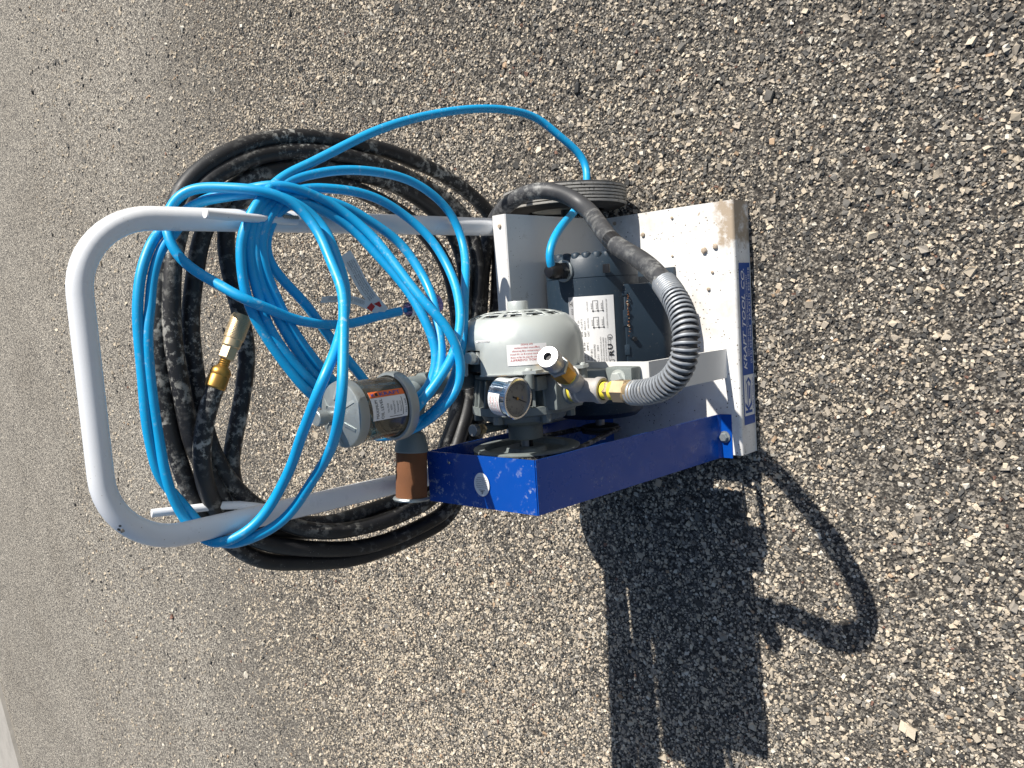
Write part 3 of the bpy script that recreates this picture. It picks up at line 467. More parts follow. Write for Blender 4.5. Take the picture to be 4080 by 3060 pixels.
# axle and wheels
b = MB(); b.cyl((-.30, .038, .12), (.30, .038, .12), .009, .009, 'dark_cast', 16); b.box(-W2, -W2+.03, .003, .05, .09, .15, 'white_flat'); b.box(W2-.03, W2, .003, .05, .09, .15, 'white_flat'); b.build('axle', cart)
def wheel(sg):
    e = empty('wheel'); e.parent = cart
    x0, x1 = (.2425, .2905) if sg > 0 else (-.2905, -.2425)
    b = MB(); w_ = x1-x0; pr = [(0, .075), (.001, .092), (.003, .108), (.006, .1155)]; ms = ['tread_groove']*3
    n = 6; lw = (w_-.012)/n
    for k in range(n):
        a = .006+k*lw; pr += [(a+.0004, .1198), (a+lw*.68, .1200), (a+lw*.72, .1165), (a+lw*.98, .1165)]; ms += ['tread', 'tread', 'tread', 'tread_groove']
    pr += [(w_-.003, .108), (w_-.001, .092), (w_, .075)]; ms += ['tread_groove', 'tread_groove', 'tread_groove', 'tread_groove']
    b.lathe(pr, (x0, .038, .12), (1, 0, 0), 'tread', 72, cap=False, mats=ms)
    b.build('tyre', e, 30)
    b = MB()
    b.lathe([(.004, .0755), (.004, .066), (.012, .060), (.018, .03), (.008, .022), (.004, .012), (w_-.004, .012), (w_-.008, .022), (w_-.018, .03), (w_-.012, .060), (w_-.004, .066), (w_-.004, .0755)], (x0, .038, .12), (1, 0, 0), 'casting', 40)
    b.build('rim', e, 30)
wheel(1); wheel(-1)
# stand for pump and motor: bent flat bar
b = MB(); b.prism([(.0, .304), (.0, .310), (-.256, .310), (-.262, .306), (-.262, Z0), (-.256, Z0), (-.256, .300), (-.252, .304)], 0, -.086, -.034, 'white_flat')
b.prism([(-.256, Z0), (-.256, .085), (-.228, Z0)], 0, -.040, -.034, 'white_flat')
b.build('pump_stand', cart, 40)

# lip sticker
st = MB(); L_ = .2905; H_ = .0405; x_s = -.1735
fl = lambda u, v: Vector((x_s+u, -D-.0006, .0050+v))
fl2 = lambda u, v: Vector((x_s+u, -D-.0010, .0050+v))
fl3 = lambda u, v: Vector((x_s+u, -D-.0014, .0050+v))
st.sheet(fl, L_, H_, 'ink_blue')
st.text(fl2, 'KRAFT TOOL CO.', .100, .0235, .0165, 'ink_white', width=.180, shear=.25, bold=.012)
st.sheet(lambda u, v: fl2(.122+u, .0205+v), .15, .0007, 'ink_white')
st.text(fl2, '8325 Hedge Lane Terrace, Shawnee, Kansas 66227', .123, .0130, .0062, 'ink_white', width=.146)
st.text(fl2, '(913) 422-4848   FAX (913) 422-1018', .110, .0035, .0088, 'ink_white', width=.172, bold=.006)
st.sheet(lambda u, v: fl2(.016+u, .0022+v), .074, .036, 'paper')
st.poly(fl3, [(.021, .011), (.021, .036), (.026, .036), (.026, .026), (.034, .036), (.041, .036), (.031, .0245), (.042, .011), (.035, .011), (.027, .0215), (.026, .0205), (.026, .011)], 'ink_blue')
st.poly(fl3, [(.032, .027), (.072, .027), (.078, .0305), (.086, .0215), (.078, .0125), (.040, .0125), (.037, .0145), (.073, .0145), (.080, .0215), (.076, .0265), (.072, .024), (.035, .024)], 'ink_blue')
st.sheet(lambda u, v: fl3(.046+u, .0175+v), .024, .004, 'ink_blue')
st.text(fl3, 'KRAFT TOOL CO.', .027, .0043, .0062, 'ink_blue', width=.058, bold=.01)
st.text(fl3, 'THE PROFESSIONALS', .046, .0315, .0030, 'ink_blue', width=.036)
st.build('sticker', cart, recalc=False)

# ------------------------------------------------------------------ motor
mo = empty('motor'); mo.parent = cart
MY, MZ, MR = -.085, .208, .082
b = MB()
b.lathe([(-.140, .045), (-.139, .068), (-.130, .0785), (-.112, .0810), (-.1115, MR), (.1058, MR), (.1062, MR-.0011), (.1070, MR-.0011), (.1074, MR-.0002), (.138, MR-.0015), (.1455, MR-.007), (.1458, .04)], (0, MY, MZ), (1, 0, 0), 'motor', 64)
b.build('motor_shell', mo, 35)
b = MB()
for k in range(9):
    a = math.radians(30+k*14.5); c = Vector((.140, MY+math.cos(a)*-.071, MZ+math.sin(a)*.071)); d = Vector((0, -math.cos(a), math.sin(a)))
    b.lathe([(0, .0085), (.007, .0085), (.0095, .0065), (.0105, .003)], c, (1, 0, 0), 'motor', 14)
b.build('end_louvre', mo, 40)
b = MB(); b.box(-.09, .12, -.165, -.012, Z0, Z0+.008, 'motor', .001); b.prism([(-.150, Z0+.008), (-.135, .150), (-.035, .150), (-.020, Z0+.008)], 0, -.07, -.045, 'motor'); b.prism([(-.150, Z0+.008), (-.135, .150), (-.035, .150), (-.020, Z0+.008)], 0, .08, .105, 'motor')
b.build('foot', mo)
b = MB(); b.prism([(-.150, .110), (-.160, .228), (-.1665, .2265), (-.2035, .166), (-.2055, .155), (-.2035, .110)], 0, -.048, .092, 'motor', .004)
for xa, xb in ((-.030, -.012), (.020, .048), (.072, .080)): b.prism([(-.155, .2262), (-.162, .2318), (-.1705, .2242), (-.166, .2215)], 0, xa, xb, 'motor', .001)
b.build('terminal_box', mo, 30)
b = MB()
for k in range(46):
    u = rng.random(); x = .072-.066*u+rng.normal(0, .003); yy = -.1700+rng.normal(0, .0012); z = .2240+rng.normal(0, .001); rr = rng.uniform(.0006, .0017)
    b.cyl((x, yy, z-.001), (x+rr*.3, yy-rr*.4, z+rr*.9), rr, rr*.5, 'motor_rust' if rng.random() < .75 else 'mud', 5)
b.build('rust_flakes', mo)['kind'] = 'stuff'
def hexbolt(b, c, d, r, h, m, washer=0):
    c = Vector(c); d = Vector(d).normalized()
    if washer: b.lathe([(0, r*1.35), (washer, r*1.35)], c, d, m, 20); c = c+d*washer
    b.lathe([(0, r), (h*.8, r), (h, r*.86)], c, d, m, 6)
b = MB(); hexbolt(b, (-.003, -.1745, .2155), (0, -.85, .52), .0045, .004, 'black_plastic'); b.build('screw', mo)
b = MB(); b.box(.112, .127, -.163, -.150, .2590, .2625, 'black_plastic', .001, None); b.build('slot_shade', mo)  # black block on the shell, its colour standing for the shade in a notch
# nameplate wrapped on the shell
A0 = math.atan2(.2890-MZ, -(-.0945-MY)); A1 = math.atan2(.2455-MZ, .1555+MY)
RN = MR+.0006
def npf(u, v, k=0):   # u: world +X, v: up round the shell
    a = A1+v/RN; return Vector((-.0510+u, MY-math.cos(a)*(RN+k), MZ+math.sin(a)*(RN+k)))
NW, NH = .126, (A0-A1)*RN
b = MB()
rc = .004
b.sheet(lambda u, v: npf(u, v), NW, NH, 'paper', 1, 14)
n1 = lambda u, v: npf(u, v, .0003)
b.sheet(lambda u, v: n1(u, NH-.0095+v), NW, .0095, 'ink_grey', 1, 2)
n2 = lambda u, v: npf(u, v, .0006)
b.sheet(lambda u, v: n2(NW-.016+u, NH-.0075+v), .008, .0055, 'ink'); b.text(lambda u, v: npf(u, v, .0009), 'K4', NW-.0155, NH-.0065, .0045, 'paper', width=.007)
def line(s, u, v, h, wd=None): b.text(n2, s, u, v, h, 'ink', width=wd)
line('6524', NW-.030, NH-.008, .005, .010)
for k, (s, u, v, h, wd) in enumerate([('SF   1.25', .066, NH-.018, .0042, .020), ('SFA  13.2/7.2', .058, NH-.0235, .0042, .030), ('REP  AC113', .058, NH-.029, .0042, .026), ('CAT', .058, NH-.0345, .0042, .009),
        ('1PH 1', .034, NH-.021, .0042, .014), ('FR 56', .034, NH-.0265, .0042, .014), ('AMP C', .034, NH-.032, .0042, .014), ('HP', .018, NH-.021, .0042, .007), ('1725', .016, NH-.0265, .0042, .010), ('60', .018, NH-.032, .0042, .006), ('CONT (B1)', .014, NH-.038, .0042, .022), ('ID 1033332702', .014, NH-.0435, .0042, .030), ('22PC311   2901', .006, NH-.049, .0042, .036)]): line(s, u, v, h, wd)
for k in range(5): line(['MOTOR IS INTENDED FOR USE WITH', 'PROPER GROUNDING AND WIRING', 'READ THE INSTRUCTIONS BEFORE', 'INSTALLING OR SERVICING', 'THERMALLY PROTECTED'][k], .010+.002*k, NH-.054-.0042*k, .0030, .046-.003*k)
for (u0, v0) in ((.100, NH-.060), (.072, NH-.060)):
    for q in range(3):
        b.sheet(lambda u, v: n2(u0+u, v0+q*.0085+v), .018, .0006, 'ink'); b.sheet(lambda u, v: n2(u0-.0008+u, v0+q*.0085-.001+v), .0024, .0026, 'ink'); line('BLACK', u0+.004, v0+q*.0085+.0015, .0032, .010)
    b.sheet(lambda u, v: n2(u0+u, v0+v), .0006, .017, 'ink'); b.sheet(lambda u, v: n2(u0+.0176+u, v0+.0085+v), .0006, .009, 'ink')
line('LOW VOLTS', .101, v0+.0255, .0034, .016); line('HIGH VOLTS', .072, v0+.0255, .0034, .017)
line('TO REVERSE ROTATION INTERCHANGE LEADS', .070, v0-.0070, .0032, .050)
# approval marks
b.text(n2, 'R', .023, .0050, .0120, 'ink', width=.010, bold=.02); b.text(n2, 'U', .034, .0068, .0120, 'ink', width=.009, bold=.02)
b.sheet(lambda u, v: n2(.005+u, .0045+v), .011, .0085, 'ink'); b.sheet(lambda u, v: npf(.0062+u, .0057+v, .0009), .0086, .0061, 'paper'); b.text(lambda u, v: npf(u, v, .0012), 'R', .0078, .0062, .007, 'ink', width=.005)
for k in range(18):
    a = 2*math.pi*k/18; a2 = 2*math.pi*(k+1)/18
    b.poly(n2, [(.055+.0045*math.cos(a), .0105+.0045*math.sin(a)), (.055+.0045*math.cos(a2), .0105+.0045*math.sin(a2)), (.055+.0037*math.cos(a2), .0105+.0037*math.sin(a2)), (.055+.0037*math.cos(a), .0105+.0037*math.sin(a))], 'ink')
b.sheet(lambda u, v: n2(.0535+u, .008+v), .0012, .005, 'ink')
b.build('nameplate', mo, recalc=False)
# cable gland
b = MB(); g0 = Vector((.1205, -.088, .288)); up = Vector((0, 0, 1))
b.lathe([(-.004, .019), (.003, .019), (.004, .018)], g0, up, 'zinc', 24)
b.lathe([(.004, .0155), (.016, .0155), (.017, .0145)], g0, up, 'black_plastic', 6)
b.lathe([(.017, .0125), (.019, .0125), (.020, .0148), (.030, .0145), (.037, .0128), (.042, .0098), (.043, .0065)], g0, up, 'black_plastic', 24)
b.build('cable_gland', mo, 30)
b = MB(); b.lathe([(0, .0085), (.075, .0085)], (-.185, MY, MZ), (1, 0, 0), 'steel', 16)
b.lathe([(0, .03), (.0012, .034), (.004, .034), (.006, .029), (.008, .029), (.010, .034), (.0128, .034), (.014, .03)], (-.172, MY, MZ), (1, 0, 0), 'dark_cast', 32); b.build('motor_pulley', mo)

# ------------------------------------------------------------------ pump
pu = empty('pump'); pu.parent = cart
AY, AZ = -.1, .425; AX = Vector((1, 0, 0)); O = Vector((0, AY, AZ))
b = MB(); SEG = 60
prof = [(-.0365, .1035), (-.0335, .1035), (-.0335, .1012), (-.015, .1010), (.003, .1005), (.018, .0985), (.030, .094), (.040, .0875), (.0475, .0795), (.0505, .0755), (.0550, .0635), (.0557, .0605), (.0585, .0470), (.0588, .0440), (.0600, .028), (.0602, .0125)]
cut0 = lambda k: False
def skip(i, k):
    if i in (9, 11): return k % 5 in (0, 1, 2, 3)
    if i in (0, 1, 2, 3): return k in (59, 0, 1)      # opening on top for the breather
    return False
b.lathe(prof, O, AX, 'pump', SEG, cap=False, ref=(0, .12, 1), skip=skip)
dome = b.build('fan_shroud', pu, 30)
so_ = dome.modifiers.new('thickness', 'SOLIDIFY'); so_.thickness = .0022; so_.offset = -1
b = MB(); b.lathe([(.0595, .0165), (.0725, .0165), (.0740, .0155)], O, AX, 'pump', 28)
b.lathe([(.0740, .011), (.0742, .011)], O, AX, 'casting', 20); b.build('hub_cap', pu, 35)
b = MB(); b.lathe([(-.03, .092), (.028, .082), (.043, .062), (.050, .02)], O, AX, 'dark_cast', 40); b.build('fan', pu)
for aa in (42, -14, 165):
    b = MB()
    a = math.radians(aa); d = Vector((0, -math.cos(a), math.sin(a))); tt = Vector((0, math.sin(a), math.cos(a)))
    c = O+Vector((-.0345, 0, 0))
    g = [c+d*.099-tt*.022, c+d*.1125-tt*.010, c+d*.1125+tt*.010, c+d*.099+tt*.022]
    for x0 in (0,):
        A = [b.b.verts.new(p) for p in g]; B_ = [b.b.verts.new(p+AX*.005) for p in g]
        b.face(A, 'pump'); b.face(B_, 'pump')
        for i in range(4): b.face((A[i], B_[i], B_[(i+1) % 4], A[(i+1) % 4]), 'pump')
    b.lathe([(.005, .0055), (.0068, .0052), (.0085, .003)], c+d*.1060, AX, 'pump', 14)
    b.lathe([(-.022, .0075), (0, .0075)], c+d*.1060, AX, 'casting', 14)
    b.build('mounting_ear', pu, 30)
b = MB()
b.lathe([(-.112, .066), (-.104, .070), (-.100, .083), (-.088, .083), (-.086, .062), (-.046, .062), (-.044, .076), (-.038, .076)], O, AX, 'casting', 48)
for k in range(30):
    a = 2*math.pi*k/30; d = Vector((0, -math.cos(a), math.sin(a))); tt = Vector((0, math.sin(a), math.cos(a)))*.0018
    g = [O+Vector((-.087, 0, 0))+d*.058, O+Vector((-.087, 0, 0))+d*.0815, O+Vector((-.046, 0, 0))+d*.076, O+Vector((-.046, 0, 0))+d*.058]
    A = [b.b.verts.new(p-tt) for p in g]; B_ = [b.b.verts.new(p+tt) for p in g]
    b.face(A, 'casting'); b.face(B_, 'casting')
    for i in range(4): b.face((A[i], B_[i], B_[(i+1) % 4], A[(i+1) % 4]), 'casting')
for k in range(6):
    a = 2*math.pi*(k+.35)/6; d = Vector((0, -math.cos(a), math.sin(a)))
    b.lathe([(0, .008), (.014, .008)], O+Vector((-.113, 0, 0))+d*.0735, AX, 'casting', 8)
    p = O+Vector((-.1125, 0, 0))+d*.052; b.lathe([(0, .0045), (-.004, .0045)], p, AX, 'casting', 6)
b.lathe([(-.118, .048), (-.112, .062)], O, AX, 'casting', 40)
b.lathe([(-.146, .0265), (-.1445, .028), (-.124, .028), (-.118, .034)], O, AX, 'casting', 36)
b.build('pump_body', pu, 30)
b = MB()
b.box(-.094, -.040, -.196, -.150, .392, .456, 'casting', .004); b.box(-.062, -.040, -.180, -.150, .456, .480, 'casting', .003)
b.cyl((-.066, -.196, .42), (-.066, -.2005, .42), .0225, .0215, 'casting', 28)
b.build('outlet_block', pu, 30)
b = MB(); b.box(-.086, -.040, -.2505, -.200, .3102, .338, 'casting', .004); b.prism([(-.200, .312), (-.200, .336), (-.150, .378), (-.128, .378), (-.128, .330), (-.165, .312)], 0, -.084, -.044, 'casting', .003)
b.build('foot', pu, 30)
b = MB(); b.prism([(-.045, .3102), (-.012, .3102), (-.012, .336), (-.03, .37), (-.09, .37), (-.09, .335), (-.045, .335)], 0, -.084, -.044, 'casting', .003)
b.build('foot', pu, 30)
b = MB(); hexbolt(b, (-.0575, -.2255, .338), (0, 0, 1), .0105, .0085, 'pump', .0015); b.build('foot_bolt', pu, 30)
b = MB(); b.lathe([(-.185, .0085), (-.14, .0085)], O, AX, 'steel', 18)
b.box(-.1745, -.146, AY-.0118, AY-.0082, AZ-.0025, AZ+.0025, 'black_plastic'); b.build('shaft', pu)  # black strip: shade of the key slot put on as colour
b = MB()
b.lathe([(-.173, .079), (-.1718, .086), (-.1700, .086), (-.167, .078), (-.1645, .078), (-.1615, .086), (-.1595, .086), (-.158, .083), (-.1585, .068), (-.166, .064), (-.166, .034), (-.160, .032), (-.1585, .030), (-.1585, .012), (-.175, .012)], O, AX, 'casting', 56)
b.build('pulley', pu, 30)
b = MB()
pts = []
for c, R0, a0, a1 in (((AY, AZ), .0815, -.35, math.pi+.35), ((MY, MZ), .0325, math.pi+.35, 2*math.pi-.35)):
    for k in range(25):
        a = a0+(a1-a0)*k/24; pts.append((-.1657, c[0]+R0*math.cos(a), c[1]+R0*math.sin(a)))
pts.append(pts[0]); b.tube(pts, .0046, 'rubber', 6, cap=False); b.build('drive_belt', pu)
# breather elbow in the shroud opening, drain pipe
b = MB()
b.cyl((-.009, -.098, .485), (-.0085, -.098, .516), .0068, .0068, 'zinc', 16); b.cyl((-.0085, -.098, .510), (-.0085, -.098, .526), .0105, .0105, 'pump', 6); b.cyl((-.008, -.098, .526), (-.0075, -.098, .531), .008, .008, 'steel', 6); b.cyl((-.0075, -.098, .531), (-.007, -.098, .541), .0098, .0085, 'pump', 16, .001)
b.build('oil_fitting', pu, 30)
b = MB(); b.cyl((-.1265, -.06, .405), (-.1248, -.06, .481), .0082, .0082, 'casting', 18); b.cyl((-.1248, -.06, .481), (-.1246, -.06, .491), .0092, .0092, 'brass', 6); b.cyl((-.1246, -.06, .491), (-.1245, -.06, .495), .0065, .0065, 'brass', 14); b.cyl((-.1245, -.06, .495), (-.1243, -.06, .505), .0096, .0096, 'steel', 24, .0008)
b.box(-.1333, -.1155, -.0606, -.0594, .5028, .5033, 'ink'); b.build('drain_pipe', pu, 30)
# red-lettered label on the shroud
def dmf(u, v, k=0):    # u: up round the shroud, v: towards -X
    a = math.radians(25)+u/.1016; rr = .1018+k; return Vector((.0095-v, AY-math.cos(a)*rr, AZ+math.sin(a)*rr))
b = MB(); b.sheet(lambda u, v: Vector(dmf(u, v)), .060, .031, 'paper', 12, 1)
d1 = lambda u, v: dmf(u, .030-v-.003 if False else v, .0004)
lt = lambda u, v: dmf(u, .033-(.036-v)+.0 , .0004)
for k, (s, h, wd) in enumerate([('DO NOT OVERFILL', .0052, .060), ('Only two drops of oil in each', .0044, .058), ('after atom every 8 to 10 hours', .0044, .060), ('of operation will provide', .0044, .052), ('sufficient lubrication', .0044, .044), ('PN 6W03', .0044, .020)]):
    b.text(lambda u, v: dmf(u, -.003+.030-.0-(k*.0054)+(-v), .0004) if False else dmf(u, .0245-k*.0046-v, .0004), s, .030, 0.0, h*.86, 'ink_red', width=wd*.86, align='CENTER')
b.build('oil_label', pu, recalc=False)
b = MB()
def rtf(u, v, k=0):   # u runs down round the shroud, v towards +X
    a = math.radians(72.5)-u/.0990; rr = .0995+k; return Vector((.0135+v, AY-math.cos(a)*rr, AZ+math.sin(a)*rr))
b.poly(rtf, [(-.030, .003), (-.026, .0055), (-.026, .0045), (-.004, .0045), (-.004, .0015), (-.026, .0015), (-.026, .0005)], 'paper'); b.text(lambda u, v: rtf(u, v, .0004), 'ROTATION', -.024, .0018, .0026, 'ink', width=.019)
b.build('arrow_label', pu, recalc=False)

# ------------------------------------------------------------------ pressure gauge
ga = empty('pressure_gauge'); ga.parent = cart
gd = Vector((-.10, -1, -.02)).normalized(); gc = Vector((-.0668, -.186, .5300))
b = MB(); b.lathe([(-.036, .023), (-.035, .0275), (-.008, .0280), (-.007, .0304), (-.001, .0304), (.0005, .0294), (.0005, .0268), (-.003, .0264), (-.003, .02)], gc, gd, 'chrome', 48)
b.build('gauge_case', ga, 30)
b = MB(); b.cyl(gc-gd*.034, gc-gd*.05+Vector((0, 0, -.004)), .011, .011, 'brass_old', 6); b.cyl(gc-gd*.05, Vector((-.066, -.13, .47)), .0075, .0075, 'brass_old', 14); b.build('gauge_stem', ga)
e1 = (AX-gd*AX.dot(gd)).normalized(); e2 = gd.cross(e1); e2 = e2 if e2.z > 0 else -e2
def gf(u, v, k=0): return gc+gd*(-.0026+k)+(e1*u+e2*v)*1.11
b = MB(); b.poly(gf, [(.0238*math.cos(2*math.pi*k/48), .0238*math.sin(2*math.pi*k/48)) for k in range(48)], 'dial')
g1 = lambda u, v: gf(u, v, .0003)
for k in range(31):
    a = math.radians(225-270*k/30); l = .0045 if k % 5 == 0 else .0025
    c, s = math.cos(a), math.sin(a); wd = .0003
    b.poly(g1, [(.021*c-s*wd, .021*s+c*wd), (.021*c+s*wd, .021*s-c*wd), ((.021-l)*c+s*wd, (.021-l)*s-c*wd), ((.021-l)*c-s*wd, (.021-l)*s+c*wd)], 'ink')
for k, s in enumerate(('0', '10', '20', '30', '40', '50', '60')):
    a = math.radians(225-270*k/6); b.text(g1, s, .0138*math.cos(a), .0138*math.sin(a)-.0012, .0032, 'ink', align='CENTER')
b.text(g1, 'PSI', 0, -.0125, .0036, 'ink_blue', align='CENTER')
b.build('dial', ga, recalc=False)
b = MB(); a = math.radians(-112)
p0 = gf(-.008*math.cos(a), -.008*math.sin(a), .0012); p1 = gf(.0195*math.cos(a), .0195*math.sin(a), .0012); b.tube([p0, gf(0, 0, .0012), p1], [.0013, .0009, .0004], 'ink', 6); b.cyl(gf(0, 0, .0006), gf(0, 0, .0024), .0024, .002, 'brass_old', 14); b.build('needle', ga)
b = MB()
def gs(u, v, k=0):
    a = math.radians(72)+u/.0286; return gc+gd*(-.033+v)+(e1*math.cos(a)+e2*math.sin(a))*(.0286+k)
b.sheet(gs, .048, .021, 'paper', 12, 1)
for k in range(6): b.text(lambda u, v: gs(u, v, .0003), ['WARNING KEEP CLEAN', 'Do not exceed the', 'maximum pressure on', 'the dial. Check the', 'gauge before each', 'use of the pump'][k], .024, .0172-k*.003, .0026, 'ink_red' if k in (0, 2, 4) else 'ink', width=.038, align='CENTER')
b.build('gauge_label', ga, recalc=False)

# ------------------------------------------------------------------ outlet fittings
fi = empty('outlet_fitting'); fi.parent = cart
ty = lambda y: Vector((-.0660-.02*(-.2-y)*.15, y, .42)); nY = Vector((0, -1, 0))
b = MB(); b.lathe([(0, .0185), (.006, .0182)], ty(-.200), nY, 'tape', 24); b.build('thread_tape', fi)
b = MB(); b.lathe([(0, .0128), (.009, .0128)], ty(-.257), nY, 'tape', 24); b.build('thread_tape', fi)
b = MB(); b.lathe([(0, .0138), (.006, .0138)], ty(-.2715), nY, 'tape', 24); b.build('thread_tape', fi)
b = MB(); b.lathe([(0, .0185), (.002, .0200), (.010, .0200), (.012, .0180), (.040, .0178), (.042, .0200), (.050, .0200), (.052, .0185), (.052, .0150), (.046, .0135)], ty(-.205), nY, 'galv', 32)
b0 = Vector((-.0550, -.217, .436)); bd = Vector((-.0040+.0555, -.246+.219, .523-.428)).normalized()
b.lathe([(0, .0150), (.022, .0155), (.024, .0178), (.030, .0178), (.031, .015)], b0, bd, 'galv', 28)
b.build('tee', fi, 30)
b = MB(); b.lathe([(0, .0130), (.004, .0150), (.0085, .0150), (.0105, .013)], ty(-.262), nY, 'brass', 6); b.lathe([(0, .0155), (.0015, .0178), (.0225, .0178), (.0245, .0155)], ty(-.2775), nY, 'brass', 6)
b.build('hex_union', fi, 30)
rv = b0+bd*.031
b = MB(); b.lathe([(0, .0135), (.005, .0150)], rv, bd, 'tape', 20); b.build('thread_tape', fi)
b = MB(); b.lathe([(.003, .0150), (.0055, .0168), (.034, .0168), (.036, .0155)], rv, bd, 'brass_old', 6)
b.lathe([(.036, .0172), (.042, .0172)], rv, bd, 'zinc', 6, twist=.4)
b.lathe([(.042, .013), (.047, .013), (.048, .0142), (.050, .0135), (.052, .0142), (.054, .0135), (.056, .0142), (.058, .0165), (.072, .0165), (.0735, .0155), (.0735, .0065), (.066, .006)], rv, bd, 'steel', 32, cap=False)
b.lathe([(.0675, .0065), (.0676, .0065)], rv, bd, 'ink', 20)  # black disc paints the shade inside the tip's hole, no print here
b.build('relief_valve', fi, 30)

# ------------------------------------------------------------------ lubricator jar and intake filter
ja = empty('oil_jar'); ja.parent = cart
JX, JY = -.066, -.05; up = Vector((0, 0, 1)); J = Vector((JX, JY, 0))
b = MB(); b.lathe([(.641, .044), (.642, .0498), (.652, .0503), (.656, .0488), (.657, .0455), (.650, .0430)], J, up, 'zinc', 48); b.build('jar_base', ja, 30)
b = MB(); b.lathe([(.650, .0436), (.732, .0436)], J, up, 'glass', 56, cap=False); b.lathe([(.732, .0415), (.650, .0415)], J, up, 'glass', 56, cap=False); b.build('jar_wall', ja, 30)
b = MB(); b.lathe([(.650, .012), (.668, .010), (.70, .006), (.732, .006)], J, up, 'zinc', 24); b.lathe([(.652, .030), (.655, .030), (.655, .02)], J, up, 'casting', 32); b.lathe([(.6515, .0410), (.652, .0410)], J, up, 'casting', 32); b.build('wick_tube', ja, 30)
b = MB(); b.lathe([(.724, .0440), (.726, .0466), (.736, .0470), (.7405, .0455), (.7415, .0430), (.7420, .0400), (.7480, .0250), (.7490, .012)], J, up, 'zinc', 48)
for k in range(6):
    a = 2*math.pi*k/6; d = Vector((math.cos(a), math.sin(a), 0)); tt = Vector((-math.sin(a), math.cos(a), 0))*.0022
    g = [J+up*.7405+d*.041, J+up*.7435+d*.039, J+up*.7505+d*.022, J+up*.747+d*.020]
    A = [b.b.verts.new(p-tt) for p in g]; B_ = [b.b.verts.new(p+tt) for p in g]; b.face(A, 'zinc'); b.face(B_, 'zinc')
    for i in range(4): b.face((A[i], B_[i], B_[(i+1) % 4], A[(i+1) % 4]), 'zinc')
b.build('jar_cap', ja, 30)
b = MB(); b.lathe([(.7480, .0155), (.7545, .0155), (.7555, .014)], J, up, 'zinc', 6); b.lathe([(.7545, .0078), (.766, .0078)], J, up, 'zinc', 20); b.lathe([(.766, .0098), (.767, .0108), (.780, .0108), (.781, .0098)], J, up, 'zinc', 28); b.build('cap_screw', ja, 30)
def jf(u, v, k=0):      # u to the right, v up
    a = math.radians(-104)+u*.79/.0442; return Vector((JX+math.cos(a)*(.0442+k), JY+math.sin(a)*(.0442+k), .659+v))
b = MB(); b.sheet(jf, .052, .060, 'paper', 12, 1)
j1 = lambda u, v: jf(u, v, .0003); j2 = lambda u, v: jf(u, v, .0006)
b.sheet(lambda u, v: j1(.040+u, v), .012, .060, 'ink_orange', 3, 1)
b.text(lambda u, v: j2(.0425+v, .0425-u), 'KRAFT', 0, 0, .0092, 'ink_blue', width=.036, bold=.015)
b.text(lambda u, v: j2(.0425+v, .0565-u), 'K', 0, 0, .0085, 'ink_blue', width=.006, bold=.02); b.sheet(lambda u, v: j2(.043+u, .0455+v), .006, .0045, 'ink')
for k, (s, v, h, wd) in enumerate([('MAXIMUM', .0500, .0068, .032), ('OIL LEVEL', .0415, .0068, .035), ('Use Only', .0325, .0042, .016), ('NON', .0270, .0042, .009), ('SYNTHETIC', .0215, .0042, .024), ('Detergent', .0160, .0042, .020), ('Motor Oil', .0105, .0042, .018)]): b.text(j1, s, .0195, v, h, 'ink', width=wd, align='CENTER')
b.text(j1, 'FILL LINE', .0195, .0015, .0038, 'ink', width=.024, align='CENTER'); b.sheet(lambda u, v: j1(.004+u, .0078+v), .032, .0009, 'ink', 8, 1); b.sheet(lambda u, v: j1(.0030+u, .010+v), .0009, .022, 'ink')
b.build('jar_label', ja, recalc=False)
fp = empty('intake_pipe'); fp.parent = cart
b = MB(); b.lathe([(.47, .0160), (.558, .0160), (.559, .0200), (.576, .0200), (.577, .0165), (.612, .0165)], (-.0455, -.03, 0), up, 'casting', 32)
b.cyl((-.050, -.040, .600), (-.064, -.048, .643), .0165, .0175, 'casting', 24)
b.cyl((-.050, -.020, .572), (-.1215, .0, .579), .0140, .0140, 'casting', 24)
b.lathe([(0, .0175), (.004, .0205), (.022, .0258), (.029, .0266), (.031, .0250)], (-.1185, .0, .5785), (-1, 0, .1), 'casting', 36)
b.build('pipe_casting', fp, 30)
b = MB(); fd = Vector((-1, 0, .1)); b.lathe([(0, .0240), (.073, .0246)], (-.149, .0, .5814), fd, 'felt', 40); b.build('filter_element', fp, 30)
b = MB(); b.lathe([(.0700, .0242), (.0705, .0275), (.073, .0292), (.0755, .0275), (.075, .0242)], (-.149, .0, .5814), fd, 'zinc', 40); b.build('filter_ring', fp, 30)

# ------------------------------------------------------------------ belt guard
gu = empty('belt_guard'); gu.parent = cart
XO, XI = -.2325, -.1525; th = .0016
def strip(b, p, q, x0=XO, x1=XI, m='guard'):
    (y0, z0), (y1, z1) = p, q; n = Vector((0, -(z1-z0), y1-y0)).normalized()*th
    P_ = [Vector((x0, y0, z0)), Vector((x1, y0, z0)), Vector((x1, y1, z1)), Vector((x0, y1, z1))]
    A = [b.b.verts.new(v) for v in P_]; B_ = [b.b.verts.new(v+n) for v in P_]
    b.face(A, m); b.face(B_[::-1], m)
    for i in range(4): b.face((A[i], A[(i+1) % 4], B_[(i+1) % 4], B_[i]), m)
TB, TF, BF, FF = (-.004, .5545), (-.2200, .5400), (-.2445, .0690), (-.2655, .0588)
b = MB(); strip(b, TB, (TF[0]+.0013, TF[1]+.0001), m='guard_dusty'); b.build('top_panel', gu)
b = MB(); strip(b, (TF[0]-.0004, TF[1]-.0014), BF); strip(b, BF, (-.2475, .0605)); strip(b, (-.2475, .0605), (FF[0]-.0015, .0590)); b.build('front_panel', gu)
